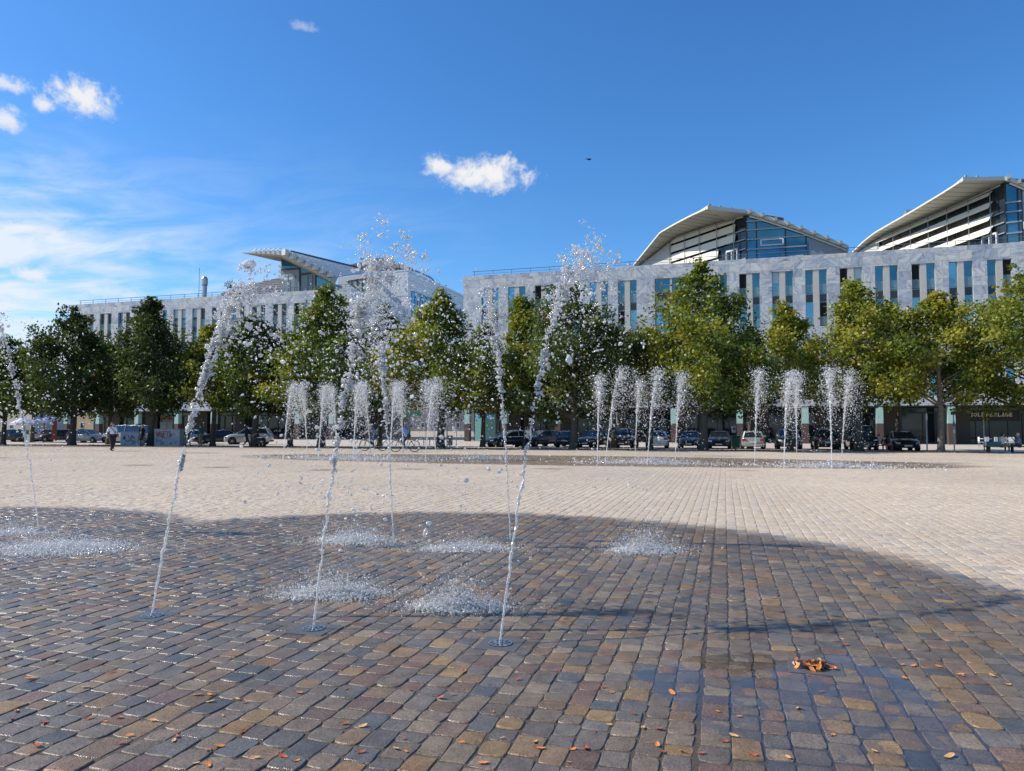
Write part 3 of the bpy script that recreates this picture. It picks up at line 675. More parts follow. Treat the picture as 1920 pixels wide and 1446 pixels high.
# left building: winged roof, glazed prow, white block behind
wl_ = poly_wall('pavilion', [on_s(526.7, 560, 91), on_s(640, 560, 91), on_s(640, 536, 91), on_s(626, 532, 91), on_s(527, 484, 91)], M_greyp, BL, NN * .3)
def inset(name, pts, mat, par, out=.06): return MB().prism([on_s(px, py, 91) - NN * out for px, py in pts], NN * (out - .004)).build(name, mat, par)
inset('gable_glass', [(529, 487), (529, 503), (566, 500.5), (561, 499)], M_glass, wl_); inset('gable_glass', [(565, 503), (565, 511), (589, 508.5), (587, 512)][:3] + [(580, 506)], M_glass, wl_)
inset('gable_glass', [(594, 520), (594, 536), (638, 536), (624, 532)], M_glass, wl_)
f = MB()
for px in (541, 553, 577, 586): p = on_s(px, 530, 90.93); f.beam((p.x, p.y, on_s(px, 548, 90.93).z), (p.x, p.y, on_s(px, 516, 90.93).z), .04, .04)
for a, b in (((527, 506), (562, 503)), ((562, 515), (592, 511))): f.beam(on_s(*a, 90.9), on_s(*b, 90.9), .12, .2)
for a, b in (((562, 548), (562, 504)), ((592, 546), (592, 516))): f.beam(on_s(*a, 90.92), on_s(*b, 90.92), .16, .16)
f.build('mullion', M_dframe, wl_)
# wing: underside, top, edge
A = on_s(452, 474, 86.5); B = on_s(527, 491, 91.2); Cc = on_s(532, 470.5, 86.5); Dd = on_s(634, 520, 90.2); De = on_s(628, 533, 90.2)
R0 = on_s(545, 473, 92); R1 = on_s(700, 510.5, 106.5); E0 = on_s(634, 518, 103.5)
rf = MB(); Bp = on_s(527, 484, 91); mid = A.lerp(Cc, .6) + Vector((0, 0, .12))
und = [A, Bp.lerp(B, .8), Bp, De]
rf.face([A, B, Bp]); rf.face([A, Bp, Cc - Vector((0, 0, .55))]); rf.face([Cc - Vector((0, 0, .55)), Bp, De])     # soffit
rf.face([A, Cc - Vector((0, 0, .55)), Cc, mid]); rf.face([Cc - Vector((0, 0, .55)), De, Dd, Cc])                  # edge
rf.face([A, mid, Cc, R0, B + Vector((0, 0, .9))]); 
roofL = rf.build('wing_roof', M_soffit, wl_)
tp = MB(); n = 30
for i in range(n):                                       # standing-seam sheet between eave and ridge
    a0, a1 = Cc.lerp(Dd, i / n), Cc.lerp(Dd, (i + 1) / n); b0, b1 = R0.lerp(R1, i / n), R0.lerp(R1, (i + 1) / n)
    tp.face([a0, a1, b1, b0]); up = Vector((0, 0, .07)); tp.beam(a0 + up, b0 + up, .05, .08)
tp.build('roof_sheet', M_roofl, roofL)
tr = MB(); tr.beam(R0 + Vector((0, 0, .1)), R1 + Vector((0, 0, .1)), .3, .3); tr.build('ridge_cap', M_dframe, roofL)
bk = MB()
for i in range(7):
    p = Cc.lerp(Dd, (i + .35) / 7.3) + Vector((0, 0, -.12)) - NN * .25; bk.box(p, (.75, .6, .8), rz=-TH - .3)
    q = Cc.lerp(Dd, (i + .9) / 7.3) + Vector((0, 0, .05)) - NN * .3; bk.tube([p + Vector((.35, 0, -.4)), q + Vector((0, 0, .3))], .05, 6)
for i in range(6):
    p = A.lerp(Cc, .35 + i * .11) + Vector((0, 0, .28)); bk.tube([p + Vector((-.5, 0, -.2)), p + Vector((0, 0, .15)), p + Vector((.5, 0, -.2))], .05, 5)
bk.build('roof_bracket', pbr('pale_bracket', (.55, .55, .52), .5, .2), roofL)
for y0, y1 in ((497, 503), (507, 513), (516, 521)):
    MB().prism([on_s(521, y0, 92), on_s(527, y0 + 1, 92), on_s(527, y1, 92), on_s(523, y1 - 1, 92)], NN * 2).build('louvre', M_beige, wl_)
# white block
sblk = 104.3
blk = MB()
tl, tr_ = on_s(634, 520.5, sblk), on_s(765, 504.5, sblk); blt = on_s(634, 640, sblk); brt = on_s(765, 640, sblk)
tl.z = tl.z; back = NN * 48
blk.face([blt, brt, tr_, tl]); blk.face([brt, brt + back, tr_ + back, tr_]); blk.face([tl, tr_, tr_ + back, tl + back]); blk.face([blt, tl, tl + back, blt + back])
wb = blk.build('upper_block', M_white, BL)
def side_pt(t, z): p = tr_ + NN * t; return Vector((p.x, p.y, z)) + UU * .06
zt = tr_.z
f = MB(); f.face([side_pt(1.2, 8), side_pt(34, 8), side_pt(34, zt - 3.2), side_pt(1.2, zt - 3.2)]); cg = f.build('street_glazing', M_glassl, wb)
f = MB()
for i in range(18): p = side_pt(1.2 + i * 1.93, 8) + UU * .05; f.beam(p, Vector((p.x, p.y, zt - 3.2)), .1, .1)
for z in (zt - 3.2, zt - 6.4, zt - 9.6, zt - 12.8): f.beam(side_pt(1.2, z) + UU * .05, side_pt(34, z) + UU * .05, .12, .14)
f.build('mullion', M_greyp, cg)
for i, t_ in enumerate((2.6, 4.6, 6.5, 9.0, 14.5, 17.4, 20.2, 24.5)):
    f = MB()
    for (a, b, c, d) in ((t_, t_ + 1.2, zt - 5.4, zt - 5.25), (t_, t_ + 1.2, zt - 4.0, zt - 3.85), (t_, t_ + .15, zt - 5.25, zt - 4.0), (t_ + 1.05, t_ + 1.2, zt - 5.25, zt - 4.0)):
        f.prism([side_pt(a, c) + UU * .1, side_pt(b, c) + UU * .1, side_pt(b, d) + UU * .1, side_pt(a, d) + UU * .1], UU * .08)
    f = f.build('opening_light', M_beam, cg)
    if i in (4, 5, 7): MB().prism([side_pt(t_ + .15, zt - 5.2) + UU * .08, side_pt(t_ + 1.05, zt - 5.2) + UU * .08, side_pt(t_ + 1.05, zt - 4.05) + UU * .08, side_pt(t_ + .15, zt - 4.05) + UU * .08], UU * .04).build('pane', M_open, f)
f = MB()
for z in (zt - .35, zt - 4.2, zt - 8.2): f.beam(Vector((tl.x, tl.y, z)) - NN * .01, Vector((tr_.x, tr_.y, z)) - NN * .01, .03, .05)
for z in (zt - .4, zt - 1.6, zt - 2.9): f.beam(side_pt(.2, z) - UU * .05, side_pt(47, z) - UU * .05, .03, .05)
f.build('panel_joint', M_greyp, wb)
tg = [(650, 528), (690, 521), (690, 556)]
f = MB().prism([on_s(px, py, sblk) - NN * .08 for px, py in tg], NN * .07).build('triangular_glazing', pbr('pale_glass', (.42, .50, .48), .15), wb)
g = MB()
for a, b in (((650, 528), (690, 556)), ((660, 526), (660, 535)), ((670, 524), (670, 542)), ((680, 522), (690, 528)), ((650, 528), (690, 521)), ((665, 525), (690, 542)), ((680, 522), (680, 549))): g.beam(on_s(*a, sblk) - NN * .12, on_s(*b, sblk) - NN * .12, .06, .12)
g.build('glazing_bar', M_dframe, f)
# ribbed vaults
def sp(px, py, s): return on_s(px, py, s)
ribbed('ribbed_vault', ([sp(640, 512, 108), sp(644, 503, 112), sp(655, 497, 118), sp(685, 490, 122), sp(712, 483, 124)], [sp(768, 506, 108), sp(770, 503, 112), sp(752, 496, 118), sp(732, 489, 122), sp(716, 482.5, 124)]), M_brown, wb, 16)
rb = MB(); q0 = [sp(716, 482.5, 124), sp(738, 491, 126), sp(765, 500, 129), sp(790, 511, 133), sp(806, 518, 136), sp(813, 524, 138), sp(816, 531, 139)]
q1 = [sp(768, 507, 105.5), sp(772, 508, 107), sp(785, 512, 112), sp(798, 518, 118), sp(808, 523, 124), sp(814, 528, 130), sp(816, 533, 137)]
for i in range(len(q0) - 1): rb.face([q0[i], q1[i], q1[i + 1], q0[i + 1]])
rb.build('vault_end', pbr('dark_vault_side', (.10, .09, .09), .5), wb, smooth=True)
ribbed('ribbed_vault', ([sp(405, 557, 91), sp(418, 549, 92), sp(440, 541, 94), sp(480, 531, 97), sp(525, 521, 99)], [sp(530, 556, 91), sp(530, 547, 92), sp(529, 539, 94), sp(528, 529, 97), sp(527, 520.5, 99)]), pbr('grey_brown_ribs', (.20, .185, .17), .55, .2), wl_, 11)

def far_block(label, px0, px1, top, s_, col, nw, floors, roofc):
    a, b_ = on_s(px0, 800, s_), on_s(px1, 800, s_); a.z = b_.z = BZ; w_ = (b_ - a).length; h = on_s((px0 + px1) / 2, top, s_).z - BZ; t = thing('town_house', label, 'building', a, -TH)
    MB().box2(0, w_, 0, 12, 0, h).build('wall', pbr('render_' + str(px0), col, .8), t, local=True); MB().prism([(-.3, -.3, h), (-.3, 12.3, h), (-.3, 6, h + 3.5)], (w_ + .6, 0, 0)).build('roof', pbr('tiles_' + str(px0), roofc, .8), t, local=True)
    for k in range(floors):
        for i in range(nw):
            x = (i + .5) * w_ / nw; z = 1 + k * h / floors; f = MB().box2(x - .65, x + .65, -.06, .04, z, z + 1.7).build('window', M_beam, t, local=True); MB().box2(x - .55, x + .55, -.075, -.06, z + .1, z + 1.6).build('pane', M_glassd, f, local=True)
far_block('distant cream town house at the far left end of the street', -160, 60, 742, 150, (.50, .45, .36), 9, 2, (.20, .09, .06))
far_block('distant grey town house closing the street between the two office buildings', 740, 960, 735, 215, (.16, .16, .165), 10, 2, (.14, .10, .09))
far_block('distant ochre town house left of the left office building', 50, 190, 752, 175, (.46, .38, .26), 6, 2, (.18, .09, .07))
# shop lettering on the right building
GLY = {  # strokes on a 0..1 grid: (x0,y0,x1,y1,weight)
 'J': [(.55, 1, .55, .1, 1), (.55, .1, .35, -.12, .8), (.35, -.12, .1, -.12, .6), (.38, 1, .72, 1, .4)],
 'O': [(.5, 1, .15, .8, .6), (.15, .8, .05, .5, 1), (.05, .5, .15, .2, 1), (.15, .2, .5, 0, .6), (.5, 0, .85, .2, .6), (.85, .2, .95, .5, 1), (.95, .5, .85, .8, 1), (.85, .8, .5, 1, .6)],
 'L': [(.25, 1, .25, 0, 1), (.1, 0, .85, 0, .6), (.85, 0, .88, .22, .5), (.1, 1, .42, 1, .4)],
 'I': [(.5, 1, .5, 0, 1), (.32, 1, .68, 1, .4), (.32, 0, .68, 0, .4)],
 'P': [(.22, 1, .22, 0, 1), (.08, 1, .6, 1, .5), (.6, 1, .82, .85, .8), (.82, .85, .82, .62, 1), (.82, .62, .6, .46, .8), (.6, .46, .22, .46, .5), (.08, 0, .38, 0, .4)],
 'E': [(.22, 1, .22, 0, 1), (.08, 1, .8, 1, .5), (.8, 1, .8, .82, .5), (.22, .53, .62, .53, .5), (.62, .62, .62, .44, .4), (.08, 0, .85, 0, .5), (.85, 0, .88, .22, .5)],
 'R': [(.2, 1, .2, 0, 1), (.06, 1, .58, 1, .5), (.58, 1, .78, .85, .8), (.78, .85, .78, .65, 1), (.78, .65, .58, .5, .8), (.58, .5, .2, .5, .5), (.5, .5, .9, 0, 1), (.06, 0, .34, 0, .4), (.82, 0, 1, 0, .4)],
 'A': [(.5, 1, .12, 0, .6), (.5, 1, .86, 0, 1), (.26, .36, .74, .36, .5), (0, 0, .24, 0, .4), (.74, 0, 1, 0, .4)],
 'G': [(.88, .8, .85, .95, .5), (.85, .92, .5, 1, .6), (.5, 1, .15, .8, .6), (.15, .8, .05, .5, 1), (.05, .5, .15, .2, 1), (.15, .2, .5, 0, .6), (.5, 0, .85, .08, .6), (.82, .1, .82, .42, 1), (.66, .42, .98, .42, .4)],
 'B': [(.2, 1, .2, 0, 1), (.2, 1, .6, 1, .7), (.6, 1, .78, .78, 1), (.78, .78, .6, .54, 1), (.2, .54, .65, .54, .7), (.65, .54, .85, .28, 1), (.85, .28, .65, 0, 1), (.65, 0, .2, 0, .7)],
 '-': [(.2, .5, .8, .5, 1)], 'W': [(0, 1, .25, 0, 1), (.25, 0, .5, .7, 1), (.5, .7, .75, 0, 1), (.75, 0, 1, 1, 1)], 'T': [(.5, 1, .5, 0, 1), (.05, 1, .95, 1, 1)], 'F': [(.2, 1, .2, 0, 1), (.2, 1, .85, 1, 1), (.2, .52, .7, .52, 1)],
 'S': [(.85, .85, .5, 1, 1), (.5, 1, .18, .8, 1), (.18, .8, .3, .55, 1), (.3, .55, .7, .45, 1), (.7, .45, .85, .22, 1), (.85, .22, .5, 0, 1), (.5, 0, .12, .14, 1)]}
def lettering(mb, text, org, right, up, h, wt, gap=.25, asp=.72, thick=None):
    x = 0; org, right, up = Vector(org), Vector(right).normalized(), Vector(up).normalized(); nrm = right.cross(up)
    for i, ch in enumerate(text):
        if ch == ' ': x += h * .5; continue
        wd = h * asp * (.55 if ch in 'IJ' else 1)
        for q, (x0, y0, x1, y1, wgt) in enumerate(GLY[ch]):
            if ch in 'IJ': x0, x1 = (x0 - .3) / .5, (x1 - .3) / .5
            a = org + right * (x + x0 * wd) + up * (y0 * h); b = org + right * (x + x1 * wd) + up * (y1 * h)
            d = (b - a).normalized(); s_ = d.cross(nrm).normalized(); a, b = a - d * wt * .3, b + d * wt * .3; off = nrm * (q * .0015)
            mb.prism([a + s_ * wt * wgt / 2 + off, b + s_ * wt * wgt / 2 + off, b - s_ * wt * wgt / 2 + off, a - s_ * wt * wgt / 2 + off], nrm * (thick or .02))
        x += wd + h * gap
    return x
sg = thing('shop_sign', 'cream JOLI PERLAGE lettering above the dark cafe window', 'shop sign'); l0 = on_s(1821, 781, 89.3)
sb = MB(); wdt = (on_s(1900, 781, 89.3) - l0).length
t_ = lettering(MB(), 'JOLI PERLAGE', l0, UU, (0, 0, 1), .5, .09); hh = .5 * wdt / t_
lettering(sb, 'JOLI PERLAGE', l0, UU, (0, 0, 1), hh, .10); sb.build('lettering', pbr('cream_letters', (.75, .68, .52), .5), sg)
fb = MB(); p0, p1 = on_s(1808, 790, 89.42), on_s(1912, 769, 89.42); fb.prism([p0, (p1.x, p1.y, p0.z), p1, (p0.x, p0.y, p1.z)], NN * .06); fb.build('sign_board', pbr('black_fascia', (.012, .011, .011), .5), sg)
# ------------------------------------------------------------------ trees
def leaf_mat():
    m, t, b = mk('leaves'); out = t.n['Material Output']; t.n.remove(b)
    an = t.new('ShaderNodeAttribute'); an.attribute_name = 'tint'; c = an.outputs['Color']
    d = t.new('ShaderNodeBsdfDiffuse'); tr = t.new('ShaderNodeBsdfTranslucent'); gl = t.new('ShaderNodeBsdfGlossy'); gl.inputs['Roughness'].default_value = .45; gl.inputs[0].default_value = (.9, .9, .85, 1)
    t.l.new(c, d.inputs[0]); t.l.new(t.mix(1.0, c, (1.25, 1.2, .55), 'MULTIPLY'), tr.inputs[0])
    mx = t.new('ShaderNodeMixShader'); mx.inputs[0].default_value = .42; t.l.new(d.outputs[0], mx.inputs[1]); t.l.new(tr.outputs[0], mx.inputs[2])
    m2 = t.new('ShaderNodeMixShader'); m2.inputs[0].default_value = .03; t.l.new(mx.outputs[0], m2.inputs[1]); t.l.new(gl.outputs[0], m2.inputs[2])
    t.l.new(m2.outputs[0], out.inputs[0]); return m
M_leaf = leaf_mat()
M_bark = pbr('tree_bark', (.085, .072, .06), .9, var=.35, scale=9, bump=.6, bscale=22); M_barkl = pbr('light_tree_bark', (.17, .15, .12), .9, var=.45, scale=7, bump=.5, bscale=20)
GREENS = {'dark': [(.033, .058, .016), (.048, .080, .019), (.080, .112, .024)], 'mid': [(.068, .118, .022), (.120, .175, .028), (.185, .225, .032)],
          'yellow': [(.175, .215, .030), (.265, .285, .038), (.345, .320, .042)], 'olive': [(.105, .150, .021), (.195, .235, .026), (.275, .275, .030)], 'grey': [(.065, .105, .034), (.105, .150, .046), (.165, .190, .050)]}
def tree(label, px, depth, top, bottom, wpx, tone, seed, dens=1.0, tone2=None, side=0, lean=0, group='trees along the edge of the square', bark=None, trunk_r=.24, tip=.8, dark_low=False):
    r = np.random.default_rng(seed); base = gat(px, depth); root = thing('tree', label, 'tree', base, 0, group)
    zt = at(px, top + 9, depth).z - base.z; zb = at(px, bottom - 22, depth).z - base.z; Rr = wpx / 2 / FPX * depth * 1.30; Hc = zt - zb
    def env(t): return Rr * np.clip(np.minimum((t / .26 + .38) ** .55, 1.0) * np.clip((1 - t) / (1 - .34), 0, 1) ** (tip if np.isscalar(t) else tip), .04, 1.12)
    lob = r.uniform(0, 6.28, 4); lam = r.uniform(.08, .24, 4)
    nb = int(46 * dens); limbs = MB(); clumps = []; 
    leadx = lean * Rr
    def axis(t): return np.array([leadx * t + .25 * math.sin(t * 5 + lob[0]) * t, .2 * math.sin(t * 4 + lob[1]) * t, zb + Hc * t])
    tk = MB(); npt = 8; pts = [(0, 0, -.25), (0, 0, .25)] ; rad = [trunk_r * 1.7, trunk_r * 1.12]
    for i in range(1, npt + 1):
        t = i / npt * .80; z = (zb * i / 3) if i < 3 else None
        p = axis((i - 2) / (npt - 2) * .86) if i > 2 else np.array([.04 * i, .02 * i, zb * i / 2.6]); pts.append(tuple(p)); rad.append(trunk_r * (1.0 - .86 * i / npt))
    tk.tube(pts, rad, 10)
    ang0 = r.uniform(0, 6.28)
    for i in range(nb):
        t = (i + .5) / nb; t = t ** .9; a = ang0 + i * 2.399 + r.normal(0, .25); e = env(t) * (1 + sum(lam[k] * math.sin((k + 1) * a + lob[k] + 5 * t) for k in range(4)))
        L = max(e * r.uniform(.72, 1.04), .25); tb = max(t - .10 - .12 * L / max(Rr, .1), -.12); p0 = axis(max(tb, 0)); p0[2] = zb + Hc * tb if tb >= 0 else max(zb + Hc * tb, zb * .72)
        d = np.array([math.cos(a), math.sin(a), 0]); p1 = axis(t) + d * L; pm = p0 * .5 + p1 * .5 + np.array([0, 0, .10 * L])
        if t < .93: limbs.tube([tuple(p0), tuple(pm), tuple(p1)], [max(.10 * (1 - t), .03), max(.055 * (1 - t), .02), .012], 5, cap=False)
        n = max(3, int(L * 2.3 * dens)); 
        for k in range(n):
            f = 1 - (k / n) * .62; q = p0 * (1 - f) ** 1.2 + p1 * (1 - (1 - f) ** 1.2); q = q + r.normal(0, .24, 3) * (1 + .4 * L / 3)
            clumps.append((q, f, t, a))
    for k in range(4): clumps.append((axis(.90 + .09 * k / 3) + r.normal(0, .10, 3), 1, .96, 0))
    for k in range(int(r.integers(2, 5))):                # side leaders break the outline
        a = r.uniform(0, 6.28); t0 = r.uniform(.45, .72); q0 = axis(t0) + np.array([math.cos(a), math.sin(a), 0]) * env(t0) * r.uniform(.45, .9); hh = Hc * r.uniform(.10, .22)
        limbs.tube([tuple(axis(max(t0 - .25, 0))), tuple(q0), tuple(q0 + np.array([0, 0, hh]))], [.06, .04, .012], 5, cap=False)
        for q in range(int(9 * dens) + 3): f = q / (9 * dens + 3); clumps.append((q0 + np.array([0, 0, hh * f]) + r.normal(0, .38 * (1 - f) + .08, 3), 1, t0 + .2, a))
    Q = np.array([c[0] for c in clumps]); n = len(Q); T_ = np.array([c[2] for c in clumps]); Fo = np.array([c[1] for c in clumps])
    per = int(66 * (1 if n < 260 else 260 / n)) + 12
    sig = r.uniform(.28, .50, (n, 1, 1)) * np.where(T_ > .85, .55, 1)[:, None, None]
    C = Q[:, None, :] + r.normal(0, 1, (n, per, 3)) * sig * np.array([1, 1, .72])
    C = C.reshape(-1, 3); N = len(C)
    out = C - np.array([0, 0, zb + Hc * .4]); out /= np.linalg.norm(out, axis=1, keepdims=True) + 1e-6
    nr = r.normal(0, 1, (N, 3)) + out * .7 + np.array([0, 0, .55]); nr /= np.linalg.norm(nr, axis=1, keepdims=True)
    tv = np.cross(nr, r.normal(0, 1, (N, 3))); tv /= np.linalg.norm(tv, axis=1, keepdims=True) + 1e-6; bv = np.cross(nr, tv)
    s = r.uniform(.085, .155, (N, 1)); dz = nr * s * r.uniform(-.25, .25, (N, 1))
    V = np.stack([C - tv * s, C - bv * s * .72 + dz, C + tv * s, C + bv * s * .72 + dz], 1).reshape(-1, 3)
    F = np.arange(4 * N).reshape(N, 4)
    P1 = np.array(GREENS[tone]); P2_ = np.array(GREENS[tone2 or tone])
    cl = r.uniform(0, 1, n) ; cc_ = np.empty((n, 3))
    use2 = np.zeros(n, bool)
    if tone2: use2 = (Q[:, 0] * side > .12 * Rr * r.normal(1, .8, n)) if side else r.uniform(0, 1, n) < .35  # lighter leaf tone goes to the left, painting the sunlit flank into the colour
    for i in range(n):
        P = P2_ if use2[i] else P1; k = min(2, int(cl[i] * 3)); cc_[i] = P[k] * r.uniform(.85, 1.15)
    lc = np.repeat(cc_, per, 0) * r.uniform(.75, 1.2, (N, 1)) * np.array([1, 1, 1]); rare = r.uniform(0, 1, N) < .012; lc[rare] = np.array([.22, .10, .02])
    lc = np.concatenate([lc, np.ones((N, 1))], 1)
    tr_o = tk.build('trunk', bark or M_bark, root, local=True, smooth=True); lo_ = limbs.build('branches', bark or M_bark, tr_o, local=True, smooth=True)
    npmesh('crown', V, F, M_leaf, root, facecol=lc)
    return root
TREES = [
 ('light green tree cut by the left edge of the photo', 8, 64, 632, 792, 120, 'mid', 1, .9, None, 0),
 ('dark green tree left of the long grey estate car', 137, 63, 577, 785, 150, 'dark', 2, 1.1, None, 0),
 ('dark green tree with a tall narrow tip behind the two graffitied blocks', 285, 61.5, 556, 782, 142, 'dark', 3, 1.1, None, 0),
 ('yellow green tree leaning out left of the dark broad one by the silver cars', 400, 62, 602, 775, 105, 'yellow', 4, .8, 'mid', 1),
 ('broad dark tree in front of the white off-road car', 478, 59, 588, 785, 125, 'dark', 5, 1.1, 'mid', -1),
 ('tall tree with its sunlit left flank painted yellower under the winged roof', 603, 57, 533, 780, 165, 'mid', 6, 1.15, 'olive', -1),
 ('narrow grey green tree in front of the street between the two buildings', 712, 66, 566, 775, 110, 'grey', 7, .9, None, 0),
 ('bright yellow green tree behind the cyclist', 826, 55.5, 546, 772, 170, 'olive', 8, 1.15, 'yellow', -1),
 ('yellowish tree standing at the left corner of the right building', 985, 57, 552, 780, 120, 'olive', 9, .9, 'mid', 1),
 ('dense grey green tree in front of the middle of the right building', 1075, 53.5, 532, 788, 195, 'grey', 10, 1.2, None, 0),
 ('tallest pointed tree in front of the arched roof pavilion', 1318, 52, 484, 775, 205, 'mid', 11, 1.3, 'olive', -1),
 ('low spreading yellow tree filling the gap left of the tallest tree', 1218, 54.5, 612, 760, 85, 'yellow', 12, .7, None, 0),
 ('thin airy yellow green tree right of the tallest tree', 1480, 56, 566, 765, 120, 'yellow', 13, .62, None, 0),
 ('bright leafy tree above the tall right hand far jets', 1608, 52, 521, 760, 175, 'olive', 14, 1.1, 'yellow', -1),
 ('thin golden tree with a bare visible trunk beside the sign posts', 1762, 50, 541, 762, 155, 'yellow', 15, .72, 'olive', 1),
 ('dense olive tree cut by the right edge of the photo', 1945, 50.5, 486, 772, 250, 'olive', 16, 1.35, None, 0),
 ('small dark tree in the shade behind the first graffitied block', 205, 70, 640, 790, 95, 'dark', 17, .8, None, 0),
 ('low dark tree in the second row behind the white roofed car', 905, 64, 600, 785, 115, 'mid', 18, .8, None, 0),
 ('low dark tree in the second row behind the white saloon', 1150, 62, 615, 782, 110, 'dark', 19, .8, None, 0),
 ('low dark tree in the second row right of the tallest tree', 1405, 60, 620, 775, 90, 'dark', 20, .8, None, 0),
 ('low green tree in the second row left of the thin golden tree', 1682, 58, 640, 765, 95, 'mid', 21, .7, None, 0),
 ('far tree at the left end of the street by the sunshades', 62, 84, 668, 790, 110, 'mid', 22, .7, None, 0),
 ('low green tree in the second row under the tall flank of the yellow one', 545, 63, 620, 782, 90, 'olive', 23, .7, None, 0),
]
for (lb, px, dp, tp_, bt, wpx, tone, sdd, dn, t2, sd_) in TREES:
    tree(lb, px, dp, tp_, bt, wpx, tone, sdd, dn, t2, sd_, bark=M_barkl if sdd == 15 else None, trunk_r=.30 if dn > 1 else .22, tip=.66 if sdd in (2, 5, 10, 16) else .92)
# ------------------------------------------------------------------ cars
PAINT = {k: pbr('paint_' + k, c, .28, .25, .6, var=.03, coat=.6) for k, c in dict(black=(.012, .013, .015), navy=(.015, .025, .05), grey=(.16, .165, .17), silver=(.38, .40, .41), white=(.78, .79, .80), darkgrey=(.035, .038, .042), red=(.35, .03, .03), blush=(.62, .50, .50), blue=(.02, .05, .09)).items()}
M_tyre = pbr('rubber_tyre', (.012, .012, .012), .85); M_rim = pbr('alloy_rim', (.45, .46, .47), .35, .8); M_lamp = pbr('headlamp', (.70, .74, .78), .12, .2); M_tail = pbr('red_tail_lamp', (.40, .015, .015), .2)
M_cglass = glassy('car_glass', (.05, .09, .12), .04, .55); M_trim = pbr('black_plastic', (.015, .015, .016), .6); M_plate = pbr('white_number_plate', (.75, .75, .72), .5)
STY = dict(hatch=(4.2, 1.78, 1.47, .95, 1.35, -1.55, -2.02, .93), sedan=(4.75, 1.82, 1.46, .95, 1.25, -1.05, -1.75, 1.0), wagon=(4.75, 1.83, 1.49, 1.05, 1.35, -1.95, -2.28, .97), suv=(4.5, 1.88, 1.68, 1.15, 1.35, -1.75, -2.15, 1.08), van=(5.0, 1.95, 1.95, 1.75, 1.0, -2.35, -2.45, 1.15))
